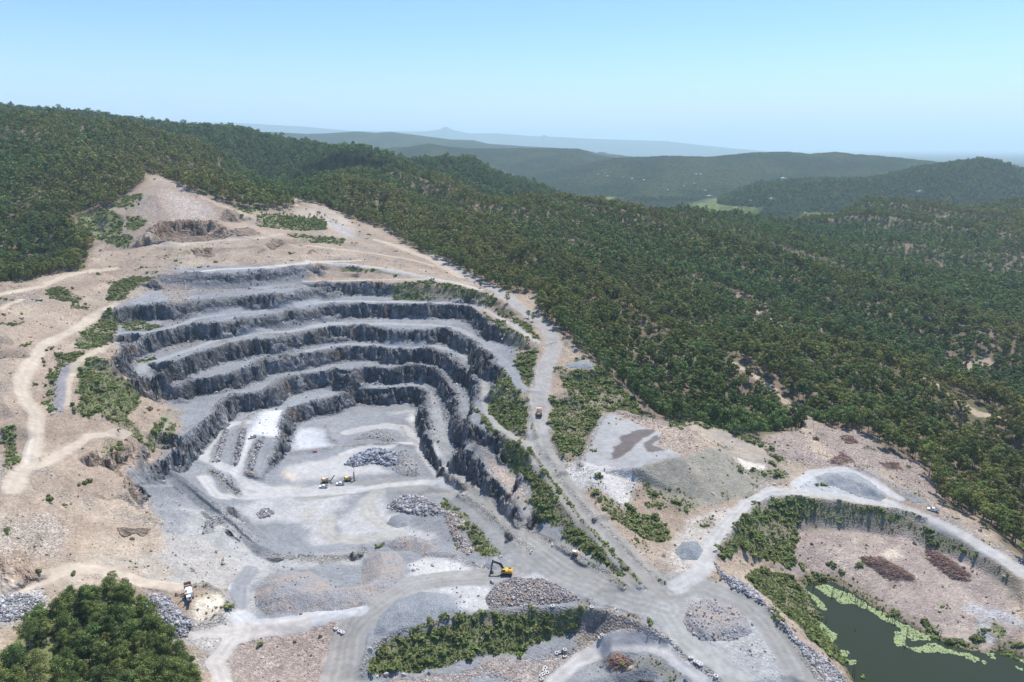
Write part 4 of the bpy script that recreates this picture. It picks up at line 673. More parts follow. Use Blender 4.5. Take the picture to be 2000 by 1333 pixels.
# forest clearings and fire trails
ftr = [('6', '-60,50 0,75 100,110 160,150 300,200 360,220 500,300 650,390 720,430 850,480 950,500 1100,545 1230,600 1350,640 1480,700 1600,790 1720,870 1850,900 2060,1000', 14), ('6', '380,600 480,660 560,715 650,790 745,870', 13), ('3', '700,980 780,1020 910,1060', 16), ('2', '1420,930 1600,950 1750,1000', 17), ('3', '1560,770 1500,810 1430,850', 10), ('2', '980,790 1060,800 1150,820', 16), ('1', '1640,600 1640,720', 7)]
for key, s, w in ftr:
    P = U(Q(key, s)); d = pdist(P, GX + WXn, GY + WYn, w * 2); k = (fbm(GX, GY, 30, 2, 97) > -.35); M_FOR *= np.where((d < w * .5) & k, 0, 1)
    lay((1 - sstep(w * .12, w * .3, d)) * k, (.42, .34, .25), .9)
cl = mask('6', '1530,550 1640,600 1700,560 1810,560 1800,640 1700,630 1600,620', 1.5); M_FOR[cl] = 0; lay(cl, (.38, .30, .23), .9)
me_ = bpy.data.objects['ground'].data
# refresh the ground colours after the trails
used = np.zeros(NY * NX, bool); ii = np.arange(NY - 1)[:, None] * NX + np.arange(NX - 1)[None, :]; qq = np.stack([ii, ii + 1, ii + 1 + NX, ii + NX], -1)[~(cr | cw)]; used[qq.ravel()] = True
me_.color_attributes['col'].data.foreach_set('color', np.concatenate([COLR.reshape(-1, 3)[used], np.ones((used.sum(), 1))], 1).astype(np.float32).ravel())
# ------------------------------------------------------------------ forest
def jitter(x0, x1, y0, y1, s):
    xs, yy = np.meshgrid(np.arange(x0, x1, s), np.arange(y0, y1, s)); n = xs.size; return (xs.ravel() + rng.uniform(-.48, .48, n) * s), (yy.ravel() + rng.uniform(-.48, .48, n) * s)
EL = (H + 12 - HC) / GY; run = np.maximum.accumulate(EL - 12 / GY * .9, axis=0)     # skyline so far, column by column
def visible(x, y, z, top): return (z + top - HC) / y > samp(run, x, y) - .004
def inview(x, y, m=.06): t_ = x / y; return (np.abs(t_) < .80 + m + 60 / y)
X, Y = jitter(-1250, 1250, 150, 1000, 6.5); _cx, _cy = jitter(-260, -60, 150, 300, 4.9); k = samp(CLUMP.astype(float), _cx, _cy) > .5; k0 = samp(CLUMP.astype(float), X, Y) < .5; X, Y = np.concatenate([X[k0], _cx[k]]), np.concatenate([Y[k0], _cy[k]]); X2, Y2 = jitter(-2300, 2300, 1000, 2200, 8.4); X = np.concatenate([X, X2]); Y = np.concatenate([Y, Y2]); k = inview(X, Y); X, Y = X[k], Y[k]
k = samp(M_FOR, X, Y) > .6; k &= rng.random(len(X)) < np.clip(1.0 + .8 * fbm(X, Y, 35, 3, 98), .5, 1); X, Y = X[k], Y[k]; Z = gz(X, Y); k = visible(X, Y, Z, 14); X, Y, Z = X[k], Y[k], Z[k]
# far hills within reach of single crowns
fx2, fy2 = jitter(-2300, 2600, 1500, 3300, 11); k = inview(fx2, fy2, 0); fx2, fy2 = fx2[k], fy2[k]
fi = np.interp(fy2, fy, np.arange(len(fy))).astype(int); fj = np.clip((fx2 / fy2 + 1) / (FT[1] - FT[0]), 0, 1098).astype(int); fz2 = FH[fi, fj]; FE = np.maximum.accumulate((FH - HC) / FY, axis=0); nearsky = np.interp(fx2 / fy2, TX, run[-1])
k = (fz2 > -45) & ((fz2 + 16 - HC) / fy2 > np.maximum(FE[fi, fj], nearsky) - .003) & (field[fi, fj] < .3) & (fz2 < 400); fx2, fy2, fz2 = fx2[k], fy2[k], fz2[k]
log('forest', len(X), 'far', len(fx2))
shapes_near = [tree_shape(100 + i, 13.5 + i % 3, 4.0 + .4 * (i % 3), 10, 64, .72, .42) for i in range(6)]
shapes_far = [tree_shape(120 + i, 13.5 + i % 3, 4.3 + .4 * (i % 3), 8, 26, 1.15, .42) for i in range(5)]
shapes_rich = [tree_shape(140 + i, 13 + .5 * i, 4.4, 26, 120, .42, .3, True) for i in range(4)]
order = np.argsort(Y - 1000 * (samp(CLUMP.astype(float), X, Y) > .5)); 
clump = (Y < 290) & (X < 0)
NI = 300; ind = order[:NI]; rest = order[NI:]; rest = rest[samp(CLUMP.astype(float), X[rest], Y[rest]) < .5]
nearm = Y[rest] < 800
def scat_trees(name, px_, py_, pz_, shp, lm, s0, s1, label):
    pr = [proto('shape_%s_%d' % (name, i), c, t_, lm) for i, (c, t_) in enumerate(shp)]; n = len(px_); s_ = rng.uniform(s0, s1, n) * np.where(rng.random(n) < .1, 1.3, np.where(rng.random(n) < .25, .68, 1))
    o = scatter(name, pr, np.stack([px_, py_, pz_ - .3], 1), np.stack([s_ * rng.uniform(.85, 1.15, n), s_ * rng.uniform(.85, 1.15, n), s_ * rng.uniform(.85, 1.15, n)], 1), np.stack([rng.normal(0, .05, n), rng.normal(0, .05, n), rng.uniform(0, 6.28, n)], 1), rng.integers(0, len(pr), n), tint=np.clip(.42 + .4 * fbm(px_, py_, 170, 4, 99) + 1.6 * (.16 - np.abs(fbm(px_ * .8 + py_ * .6, (py_ * .8 - px_ * .6) * .4, 200, 3, 81))) + rng.normal(0, .2, n), 0, 1)); o['label'] = label; return o
a_, b_ = rest[nearm], rest[~nearm]
scat_trees('forest', X[a_], Y[a_], Z[a_], shapes_near, LM, .62, 1.08, 'open eucalypt forest on the slopes around the quarry')
scat_trees('forest_far', X[b_], Y[b_], Z[b_], shapes_far, LM, .75, 1.15, 'eucalypt forest running up to the ridge line')
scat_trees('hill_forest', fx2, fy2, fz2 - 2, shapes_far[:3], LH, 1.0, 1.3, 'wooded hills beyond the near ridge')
crowns = {}; 
for nm, shp, lm in (('e', shapes_near, LQ), ('r', shapes_rich, LG), ('q', [tree_shape(160 + i, 14, 4.2, 20, 90, .40, .4, True) for i in range(3)], LQ)):
    crowns[nm] = [(tonemesh('crown', P_, F_, T_, [lm]), tonemesh('trunk', tp_, tf_, np.full(len(tp_), .5), [TM])) for (P_, T_, F_), (tp_, tf_) in shp]
def place_tree(x, y, z, s, kind, label, group, i):
    r_ = bpy.data.objects.new('tree', None); COL.objects.link(r_); r_.location = (x, y, z - .3); r_.rotation_euler = (0, 0, rng.uniform(0, 6.28)); r_.scale = (s, s, s * rng.uniform(.9, 1.1)); cm, tm = crowns[kind][i % len(crowns[kind])]
    for nm, me in (('crown', cm), ('trunk', tm)): o = bpy.data.objects.new(nm, me); COL.objects.link(o); o.parent = r_
    return tagged(r_, label, 'tree', group)
for n_, i in enumerate(ind):
    x, y, z = X[i], Y[i], Z[i]
    if x < 0 and y < 330:
        kd = 'r' if rng.random() < .68 else 'q'; place_tree(x, y, z, rng.uniform(.5, .85), kd, 'leafy green tree in the dense clump beside the boulders and pale track', 'trees of the dark green clump beside the boulders', n_)
    elif x < 0: place_tree(x, y, z, rng.uniform(.7, 1.0), 'e', 'grey green eucalypt at the foot of the tan hillside forest', 'eucalypts along the tan hillside', n_)
    else: place_tree(x, y, z, rng.uniform(.75, 1.1), 'q', 'tall open eucalypt in the front rows of the forest above the cleared ground', 'eucalypts at the forest edge by the cleared ground', n_)
log('trees placed', len(X))
# ------------------------------------------------------------------ bushes, grass, loose rock
def bush_proto(nm, seed, r0, n, leaf, lm, flat=.75):
    r = np.random.default_rng(seed); nc = 6; cent = np.stack([r.normal(0, r0 * .4, nc), r.normal(0, r0 * .4, nc), r.uniform(.35, .8, nc) * r0], 1); P, T, F = leaves(r, cent, r.uniform(.35, .6, nc) * r0, n, leaf, flat, .6); return bpy.data.objects.new(nm, tonemesh(nm, P, F, T, [lm]))
def density_points(M, per, x0=-700, x1=520, y0=180, y1=950):
    s = 1 / math.sqrt(per); x, y = jitter(x0, x1, y0, y1, s); k = inview(x, y, .02); x, y = x[k], y[k]; k = rng.random(len(x)) < samp(M, x, y); x, y = x[k], y[k]; return x, y, gz(x, y)
x, y, z = density_points(M_VEG * .9, .2); n = len(x); s_ = rng.uniform(.3, 1.0, n) ** 2 * 1.4 + .25
tagged(scatter('shrubs', [bush_proto('bush_%d' % i, 200 + i, 1.15, 16, .5, BM) for i in range(4)], np.stack([x, y, z - .1], 1), np.stack([s_ * 1.1, s_ * 1.1, s_], 1), np.stack([0 * x, 0 * x, rng.uniform(0, 6.28, n)], 1), rng.integers(0, 4, n)), 'low green scrub over the batters and banks'); log('shrubs', n)
x, y, z = density_points(M_VEG, 1.0, y1=650); n = len(x); s_ = rng.uniform(.4, 1.0, n)
tagged(scatter('grass', [bush_proto('tuft_%d' % i, 220 + i, .55, 6, .36, [YM, BM][i % 2], .9) for i in range(4)], np.stack([x, y, z], 1), np.stack([s_, s_, s_], 1), np.stack([0 * x, 0 * x, rng.uniform(0, 6.28, n)], 1), rng.integers(0, 4, n)), 'dry and green grass tufts between the shrubs'); log('grass', n)
def rock_proto(nm, seed, m_):
    bm = bmesh.new(); bmesh.ops.create_icosphere(bm, subdivisions=1, radius=.55); r = np.random.default_rng(seed)
    for v in bm.verts: v.co = Vector((v.co.x * 1.15, v.co.y * .9, v.co.z * .75)) * r.uniform(.65, 1.25)
    me = bpy.data.meshes.new(nm); bm.to_mesh(me); bm.free(); me.materials.append(m_); return bpy.data.objects.new(nm, me)
def rockmat(nm, c1, c2, c3):
    m = bpy.data.materials.new(nm); m.use_nodes = True; g = NG(m.node_tree); b = m.node_tree.nodes['Principled BSDF']; b.inputs['Roughness'].default_value = .9; b.inputs['Specular IOR Level'].default_value = .2; oi = g.n('ShaderNodeObjectInfo'); cr_ = g.n('ShaderNodeValToRGB'); e = cr_.color_ramp.elements; e[0].color = (*c1, 1); e[1].color = (*c3, 1); k = e.new(.5); k.color = (*c2, 1); g.l(oi.outputs['Random'], cr_.inputs[0]); g.l(cr_.outputs[0], b.inputs['Base Color']); return m
RB = rockmat('blue_rock', (.13, .14, .165), (.26, .275, .30), (.50, .49, .47)); RT = rockmat('tan_rock', (.20, .155, .115), (.31, .25, .195), (.46, .40, .33))
rp = [rock_proto('stone_%d' % i, 240 + i, RB if i < 4 else RT) for i in range(8)]
isblue = (COLR[..., 2] > COLR[..., 0] * .92).astype(np.float32)
x, y, z = density_points(np.clip(M_SPK * 1.0 + .6 * fz * (M_ROCK < .3), 0, 1) * (1 - M_ROAD) * qm * (H > 3.6), .42, y1=760); n = len(x); s_ = .3 + rng.pareto(2.6, n) * .28; s_ = np.clip(s_, .25, 2.4); bl = samp(isblue, x, y) > .5
tagged(scatter('rubble', rp, np.stack([x, y, z + .05], 1), np.stack([s_, s_ * rng.uniform(.7, 1.2, n), s_ * rng.uniform(.6, 1.1, n)], 1), rng.uniform(0, 6.28, (n, 3)), np.where(bl, rng.integers(0, 4, n), rng.integers(4, 8, n))), 'loose broken stone over the benches and cleared ground'); log('rubble', n)
x, y, z = density_points(np.clip(tal * 1.0 + .35 * fz, 0, 1) * (1 - M_ROAD) * pit * (GY > 400) * (fr < .4), .11, y1=760); n = len(x); s_ = .7 + rng.pareto(2.5, n) * .5; s_ = np.clip(s_, .6, 3.0)
tagged(scatter('talus', rp[:4], np.stack([x, y, z + .1], 1), np.stack([s_, s_ * rng.uniform(.6, 1.2, n), s_ * rng.uniform(.6, 1.0, n)], 1), rng.uniform(0, 6.28, (n, 3)), rng.integers(0, 4, n)), 'fallen blocks heaped along the foot of the pit faces'); log('talus', n)
# ------------------------------------------------------------------ solid-shape helper
class Sh:
    def __init__(s): s.bm = bmesh.new()
    def box(s, c, d, rz=0, ry=0, bev=.04, top=1.0):
        r = bmesh.ops.create_cube(s.bm, size=1); R = Matrix.Rotation(rz, 3, 'Z') @ Matrix.Rotation(ry, 3, 'Y')
        for v in r['verts']:
            k = top if v.co.z > 0 else 1.0; v.co = R @ Vector((v.co.x * d[0] * k, v.co.y * d[1] * k, v.co.z * d[2])) + Vector(c)
        if bev:
            e = list({e for v in r['verts'] for e in v.link_edges}); bmesh.ops.bevel(s.bm, geom=e, offset=min(bev, min(d) * .3), segments=1, affect='EDGES')
        return s
    def bar(s, a, b, w, h=None, w2=None):
        a, b = Vector(a), Vector(b); d = b - a; R = d.to_track_quat('X', 'Z').to_matrix(); h = h or w; k = (w2 or w) / w; r = bmesh.ops.create_cube(s.bm, size=1)
        for v in r['verts']:
            q = k if v.co.x > 0 else 1; v.co = a + R @ Vector(((v.co.x + .5) * d.length, v.co.y * w * q, v.co.z * h * q))
        return s
    def cyl(s, a, b, r0, r1=None, n=14):
        a, b = Vector(a), Vector(b); d = b - a; R = d.to_track_quat('Z', 'Y').to_matrix(); r = bmesh.ops.create_cone(s.bm, cap_ends=True, segments=n, radius1=r0, radius2=r0 if r1 is None else r1, depth=d.length)
        for v in r['verts']: v.co = a + d / 2 + R @ v.co
        return s
    def prism(s, prof, y0, y1):
        A = [s.bm.verts.new((x, y0, z)) for x, z in prof]; B_ = [s.bm.verts.new((x, y1, z)) for x, z in prof]; s.bm.faces.new(A); s.bm.faces.new(B_[::-1]); n = len(A)
        for i in range(n): s.bm.faces.new((A[i], B_[i], B_[(i + 1) % n], A[(i + 1) % n]))
        return s
    def out(s, name, m, parent=None):
        bmesh.ops.recalc_face_normals(s.bm, faces=s.bm.faces[:]); me = bpy.data.meshes.new(name); s.bm.to_mesh(me); s.bm.free(); me.materials.append(m); o = bpy.data.objects.new(name, me); COL.objects.link(o); o.parent = parent; return o
def root(name, label, cat, p, rz=0, group=None, s=1.0):
    o = bpy.data.objects.new(name, None); COL.objects.link(o); o.location = p; o.rotation_euler = (0, 0, rz); o.scale = (s, s, s); return tagged(o, label, cat, group)
def copytree(o, p, rz, label=None, s=None):
    r_ = o.copy(); COL.objects.link(r_); r_.location = p; r_.rotation_euler = (0, 0, rz)
    if label: r_['label'] = label
    if s: r_.scale = (s, s, s)
    for ch in o.children:
        c_ = ch.copy(); COL.objects.link(c_); c_.parent = r_
        for g_ in ch.children: d_ = g_.copy(); COL.objects.link(d_); d_.parent = c_
    return r_
YEL = mat('yellow_paint', (.62, .36, .04), .45, noise=.12, scale=2); WHT = mat('white_paint', (.78, .78, .76), .4, noise=.06, scale=2); BLK = mat('dark_rubber', (.022, .022, .024), .85, noise=.3, scale=3); STL = mat('worn_steel', (.16, .155, .15), .55, .3, noise=.3, scale=3)
GLS = mat('dark_glass', (.02, .025, .03), .08); ORG = mat('orange_paint', (.72, .40, .20), .5, noise=.15, scale=2); CRM = mat('dusty_cream_paint', (.66, .58, .46), .6, noise=.2, scale=2); RED = mat('red_paint', (.5, .03, .03), .5, noise=.1, scale=2); DST = mat('dusty_grey_load', (.27, .28, .29), .9, noise=.3, scale=3, bump=.6)
def P1(u, v):
    x, y = unproj(u, v, H); return float(x[0]), float(y[0]), float(gz(x, y)[0])
# ------------------------------------------------------------------ excavator
p = P1(989, 1122); e = root('excavator', 'yellow tracked excavator with black boom bent over the junction of the pit roads', 'excavator', p, math.radians(172))
for sy in (-1.35, 1.35):     # +x is forward
    t_ = Sh().prism([(-2.5, .45), (-2.1, .05), (2.1, .05), (2.5, .45), (2.35, .85), (1.9, 1.0), (-1.9, 1.0), (-2.35, .85)], sy - .3, sy + .3).out('track', BLK, e)
    r_ = Sh()
    for k in range(6): r_.cyl((-1.9 + k * .76, sy - .34, .42), (-1.9 + k * .76, sy + .34, .42), .24)
    r_.out('roller', STL, t_)
Sh().box((0, 0, .85), (2.6, 2.2, .45)).cyl((0, 0, .9), (0, 0, 1.25), .85).out('undercarriage', STL, e)
Sh().box((-.95, 0, 1.95), (3.3, 2.9, 1.15), bev=.15).box((-1.6, .1, 2.62), (1.7, 2.2, .35), bev=.12).box((-2.55, 0, 1.75), (.5, 2.9, 1.0), bev=.15).box((.85, -1.05, 1.75), (1.1, .75, .75), bev=.08).out('body', YEL, e)
cb = Sh().box((.95, .98, 2.25), (1.6, .95, 1.75), bev=.12, top=.93).out('cab', YEL, e)
Sh().box((.97, 1.47, 2.45), (1.15, .04, .95), bev=0).box((1.78, .98, 2.4), (.04, .75, 1.1), bev=0).box((.95, .48, 2.45), (1.0, .04, .8), bev=0).out('window', GLS, cb)
Sh().box((-1.5, -.5, 2.85), (1.2, .8, .12)).cyl((-1.2, .8, 2.7), (-1.2, .8, 3.25), .09).out('exhaust', BLK, e)
bo = Sh().bar((.9, -.15, 1.8), (2.6, -.15, 4.9), .55, .75, .62).bar((2.5, -.15, 4.8), (6.1, -.15, 5.7), .6, .8, .4).out('boom', BLK, e)
Sh().cyl((1.6, .3, 1.8), (3.1, .3, 4.8), .11).cyl((1.6, -.6, 1.8), (3.1, -.6, 4.8), .11).cyl((3.2, -.15, 5.5), (5.9, -.15, 6.4), .1).out('hydraulic_ram', STL, bo)
stk = Sh().bar((5.9, -.15, 6.5), (6.6, -.15, 1.5), .42, .62, .3).out('stick', BLK, e)
Sh().cyl((6.4, -.15, 5.4), (7.0, -.15, 2.6), .09).out('hydraulic_ram', STL, stk)
bu = Sh().prism([(6.35, 1.75), (6.95, 1.45), (7.25, .75), (7.0, .2), (6.3, .05), (5.75, .35), (6.05, .55), (6.45, .65), (6.5, 1.1)], -.85, .55)
for k in range(5): bu.bar((5.8, -.7 + k * .3, .38), (5.5, -.7 + k * .3, .3), .12, .08)
bu.out('bucket', BLK, e)
# ------------------------------------------------------------------ haul truck
p = P1(1053, 811); t = root('dump_truck', 'orange haul truck heaped with grey stone driving up the road beside the green batter', 'truck', p, math.radians(90), s=.82)
for x, ys_ in ((2.6, (-1.75, 1.75)), (-2.3, (-1.6, 1.6))):
    for y in ys_:
        w_ = Sh().cyl((x, y - .42, .95), (x, y + .42, .95), .95, n=20).out('wheel', BLK, t); Sh().cyl((x, y - .45, .95), (x, y + .45, .95), .45).out('rim', ORG, w_)
Sh().box((.3, 0, 1.25), (8.2, 1.1, .5)).box((-2.3, 0, 1.0), (.5, 3.0, .4)).out('chassis', STL, t)
Sh().box((3.6, 0, 2.0), (2.0, 3.6, 1.5), bev=.12).box((4.4, 0, 1.3), (.6, 3.8, .7), bev=.08).out('bonnet', ORG, t)
cb = Sh().box((2.7, 1.0, 3.2), (1.6, 1.5, 1.5), bev=.1, top=.94).out('cab', ORG, t); Sh().box((3.5, 1.0, 3.35), (.05, 1.2, .7), bev=0).box((2.7, 1.74, 3.35), (1.1, .05, .7), bev=0).out('window', GLS, cb)
by = Sh().prism([(-4.6, 2.35), (-4.7, 2.75), (1.7, 3.6), (1.9, 4.35), (4.0, 4.45), (4.0, 4.3), (2.1, 4.15), (1.75, 2.2), (-2.8, 1.75)], -1.95, 1.95).box((-1.4, 1.9, 3.2), (5.8, .15, 1.3), ry=-.13).box((-1.4, -1.9, 3.2), (5.8, .15, 1.3), ry=-.13).out('tipper_body', ORG, t)
r_ = np.random.default_rng(5); sh = Sh()
for k in range(60):
    a, b = r_.uniform(-4.2, 1.6), r_.uniform(-1.6, 1.6); sh.box((a, b, 3.55 + (a + 4) * .12 - abs(b) * .25 + r_.uniform(-.1, .25) - abs(a + 1.3) * .12), tuple(r_.uniform(.4, .95, 3)), rz=r_.uniform(0, 3), bev=.1)
sh.box((-1.4, 0, 3.2), (5.9, 3.6, .9), ry=-.13, bev=.25, top=.8).out('stone_load', DST, t)
# ------------------------------------------------------------------ drill rigs
def drill(p, rz, label, up):
    d = root('drill_rig', label, 'drill rig', p, rz, 'blast hole drills on the pit floor')
    for sy in (-1.15, 1.15):
        Sh().prism([(-1.9, .4), (-1.6, .05), (1.6, .05), (1.9, .4), (1.7, .8), (-1.7, .8)], sy - .25, sy + .25).out('track', BLK, d)
    Sh().box((0, 0, .95), (3.4, 2.0, .4)).out('chassis', STL, d)
    Sh().box((-1.0, 0, 1.9), (2.5, 2.2, 1.4), bev=.12).out('engine_housing', YEL, d); Sh().box((-1.0, .1, 2.66), (1.3, 1.3, .18)).out('radiator_cover', WHT, d)
    cb = Sh().box((1.05, .65, 2.0), (1.2, 1.0, 1.7), bev=.1, top=.92).out('cab', CRM, d); Sh().box((1.66, .65, 2.3), (.05, .8, .8), bev=0).box((1.05, 1.16, 2.3), (.8, .05, .8), bev=0).out('window', GLS, cb)
    if up:
        Sh().bar((1.4, -.4, 1.5), (3.4, -.4, 2.0), .4, .4).cyl((1.5, -.4, 2.2), (3.3, -.4, 2.9), .09).out('boom', STL, d)
        m_ = Sh().box((3.7, -.4, 3.0), (.5, .55, 5.4)).box((3.95, -.4, 4.2), (.12, .35, 3.0)).out('mast', BLK, d); Sh().cyl((3.98, -.4, .3), (3.98, -.4, 8.6), .09).out('drill_rod', STL, m_); Sh().box((3.95, -.4, .5), (.9, 1.0, .8)).out('dust_hood', STL, m_)
    else:
        Sh().bar((1.4, -.4, 1.5), (2.9, -.4, 1.2), .4, .4).out('boom', STL, d)
        m_ = Sh().bar((2.4, -.4, .1), (5.6, -.4, 4.6), .5, .5).out('mast', BLK, d); Sh().cyl((2.7, -.2, .2), (5.8, -.2, 4.7), .1).out('drill_rod', YEL, m_)
    Sh().cyl((-1.9, -.7, 1.4), (-1.9, -.7, 2.9), .35).out('dust_collector', STL, d)
    return d
drill(P1(636, 943), math.radians(6), 'yellow drill rig with its mast leaning over behind the white utility', False)
drill(P1(680, 940), math.radians(4), 'yellow drill rig with its mast standing upright, right of the two', True)
# ------------------------------------------------------------------ utilities
def ute(p, rz, label):
    c = root('utility_truck', label, 'ute', p, rz, 'white site utilities')
    Sh().prism([(-2.55, .45), (2.5, .45), (2.55, .85), (2.4, 1.05), (1.2, 1.12), (-2.55, 1.1)], -.9, .9).out('body', WHT, c)
    cb = Sh().prism([(1.25, 1.1), (.6, 1.72), (-.45, 1.76), (-.75, 1.1)], -.8, .8).out('cab', WHT, c); Sh().prism([(1.15, 1.18), (.62, 1.66), (-.38, 1.68), (-.6, 1.18)], -.83, .83).out('window', GLS, cb)
    Sh().prism([(1.33, 1.1), (.7, 1.70), (.62, 1.70), (1.2, 1.1)], -.7, .7).out('windscreen', GLS, cb)
    Sh().box((-1.65, 0, 1.12), (1.75, 1.75, .12)).box((-1.65, .86, 1.28), (1.75, .05, .3)).box((-1.65, -.86, 1.28), (1.75, .05, .3)).box((-2.5, 0, 1.28), (.05, 1.75, .3)).out('tray', STL, c)
    for x in (1.6, -1.5):
        for y in (-.8, .8): Sh().cyl((x, y - .13, .38), (x, y + .13, .38), .38).out('wheel', BLK, c)
    return c
u0 = ute(P1(632, 952), math.radians(182), 'white ute parked in front of the drill rig with the leaning mast')
for q, a, l in ((P1(665, 947), 184, 'white ute parked just left of the upright-mast drill rig'), (P1(493, 856), 215, 'white ute beside the pale shot bench left of the inner pit wall'), (P1(1822, 998), 150, 'white ute pulled up on the grey road below the right-hand forest edge'), (P1(844, 547), 172, 'white ute parked where the two upper bench roads meet'), (P1(616, 425), 178, 'white ute on the tan bench above the row of young trees')):
    copytree(u0, q, math.radians(a), l)
# ------------------------------------------------------------------ mobile crusher
p = P1(370, 1166); c = root('mobile_crusher', 'dusty cream mobile crushing plant with open hopper beside the trees and sand patch', 'crusher', p, math.radians(-60))
for sy in (-1.2, 1.2): Sh().prism([(-2.6, .5), (-2.2, .05), (2.2, .05), (2.6, .5), (2.3, .95), (-2.3, .95)], sy - .28, sy + .28).out('track', BLK, c)
Sh().box((0, 0, 1.35), (8.5, 1.4, .5)).box((1.5, 0, 2.1), (3.2, 2.3, 1.2), bev=.08).out('chassis', CRM, c)
hp = Sh()
for sx, sy, dx, dy in ((-3.6, 1.35, 2.6, .12), (-3.6, -1.35, 2.6, .12), (-4.9, 0, .12, 2.8), (-2.3, 0, .12, 2.8)): hp.box((sx, sy, 3.3), (dx, dy, 1.3), bev=.02)
hp.box((-3.6, 0, 2.55), (1.9, 1.9, .5), top=1.3).out('hopper', mat('rusty_hopper', (.36, .25, .19), .8, noise=.3, scale=2), c)
Sh().box((-.6, 0, 2.8), (1.9, 2.0, 1.9), bev=.15).cyl((-.6, -1.25, 2.9), (-.6, 1.25, 2.9), .75, n=18).out('crusher_box', WHT, c)
Sh().box((2.2, .3, 3.3), (2.2, 1.9, 1.3), bev=.1).box((4.1, -.4, 2.5), (1.4, 1.6, 1.5), bev=.1).out('engine_box', WHT, c)
Sh().box((1.2, -1.3, 2.4), (1.0, .5, .9)).box((-1.8, 1.3, 1.9), (.8, .5, .7)).out('yellow_guard', YEL, c)
cv = Sh().bar((2.2, 0, 1.2), (6.6, 0, 3.4), 1.0, .3).out('conveyor', STL, c); Sh().bar((2.3, 0, 1.42), (6.6, 0, 3.58), .75, .06).out('belt', BLK, cv)
Sh().bar((-.5, -1.1, 1.5), (2.3, -3.4, 2.7), .6, .2).out('side_conveyor', STL, c)
for k in range(5): Sh().box((.2 + k * .75, 1.22, 3.0), (.06, .06, 1.1), bev=0).out('handrail_post', WHT, c)
# red road barrier
b_ = root('road_barrier', 'small red barrier in the gap of the low earth bund on the pit floor', 'barrier', P1(615, 883), .1); Sh().prism([(-1.4, 0), (1.4, 0), (1.3, .95), (-1.3, .95)], -.3, .3).out('barrier_body', RED, b_); Sh().box((0, -.32, .55), (2.2, .05, .2), bev=0).out('reflective_band', WHT, b_)
Sh_ = Sh().box((0, 0, 1.0), (3.0, 1.5, .5), bev=.06); b_ = root('skid_tank', 'cream and orange skid frame lying beside the berm above the ramp road', 'skid tank', P1(1124, 1082), -.5); Sh_.out('tank', CRM, b_); Sh().box((0, 0, .35), (3.4, 1.7, .35)).out('skid', ORG, b_); Sh().box((.9, 0, 1.4), (.7, .9, .4)).out('pump', ORG, b_)
# ------------------------------------------------------------------ tyres
def tyre_mesh(nm, R, r, m_):
    bm = bmesh.new(); n, k = 22, 8; V = [[bm.verts.new(((R + r * math.cos(b)) * math.cos(a), (R + r * math.cos(b)) * math.sin(a), r * .85 + r * .85 * math.sin(b))) for b in [2 * math.pi * j / k for j in range(k)]] for a in [2 * math.pi * i / n for i in range(n)]]
    for i in range(n):
        for j in range(k): bm.faces.new((V[i][j], V[(i + 1) % n][j], V[(i + 1) % n][(j + 1) % k], V[i][(j + 1) % k]))
    me = bpy.data.meshes.new(nm); bm.to_mesh(me); bm.free(); me.materials.append(m_); me.polygons.foreach_set('use_smooth', [True] * len(me.polygons)); return me
TW = mat('white_painted_tyre', (.5, .49, .47), .8, noise=.25, scale=3); TB = mat('old_tyre', (.05, .05, .05), .9, noise=.3, scale=3); tm1 = tyre_mesh('tyre', .62, .3, TW); tm2 = tyre_mesh('tyre', .66, .32, TB)
ty = [('960,1139', 1.5, 'large white painted tyre standing alone left of the pink rock stockpile', None), ('1038,1080', 1.1, 'white painted tyre marking the end of the median berm on the ramp', None), ('1026,1184', 1.1, 'white painted tyre on the berm above the scrub, left of three', None), ('1079,1184', 1.0, 'white painted tyre on the berm above the scrub, middle of three', None), ('1156,1187', 1.0, 'white painted tyre on the berm above the scrub, right of three', None),
      ('1202,1192', 1.1, 'white painted tyre by the pale road edge below the pink rocks', None), ('656,1229', .95, '', 'a'), ('663,1233', .95, '', 'a'), ('669,1238', 1.0, '', 'a'), ('723,1268', 1.1, 'white painted tyre on the roadside berm near the bottom edge', None), ('906,966', 1.0, 'white painted tyre at the upper tip of the median berm', None), ('1080,1064', .9, 'white painted tyre on the far berm of the ramp road', None), ('1172,1247', 1.0, '', 'b'), ('1176,1240', .9, '', 'b'),
      ('1087,1278', .9, '', 'c'), ('1093,1275', .9, '', 'c'), ('1099,1274', .9, '', 'c'), ('1103,1269', .9, '', 'c'), ('1103,1278', .9, '', 'c'), ('1103,1284', .9, '', 'c'), ('1065,1307', 1, '', 'd'), ('1063,1312', 1, '', 'd'), ('1061,1317', .9, '', 'd'), ('1069,1316', .9, '', 'd'), ('1057,1321', .9, '', 'd'), ('1058,1329', .9, '', 'd'),
      ('1349,1287', 1, '', 'e'), ('1359,1294', 1, '', 'e'), ('1364,1296', 1, '', 'e'), ('1368,1300', 1, '', 'e'), ('1398,1322', 1.0, 'white painted tyre on the bank between the yard and the lower track', None), ('1596,1293', 1.0, 'white painted tyre on the riprap edge above the pond', None), ('1512,946', 1.0, 'white painted tyre at the bend of the pale eastern road', None), ('978,1090', 1.1, 'white painted tyre on the small grey heap above the excavator', None)]
tg_ = {'a': ('old white painted tyre lying by the roadside left of the main road', 'three white tyres by the bottom road'), 'b': ('white painted tyre lying on the stony bank below the pale road', 'pair of tyres on the stony bank'), 'c': ('discarded tyre of the scattered ring beside the lower track', 'ring of tyres beside the lower track'), 'd': ('discarded tyre in the heap at the bottom edge below the scrub', 'heap of tyres at the bottom edge'), 'e': ('white tyre in the row along the bank above the lower track', 'row of tyres on the bank')}
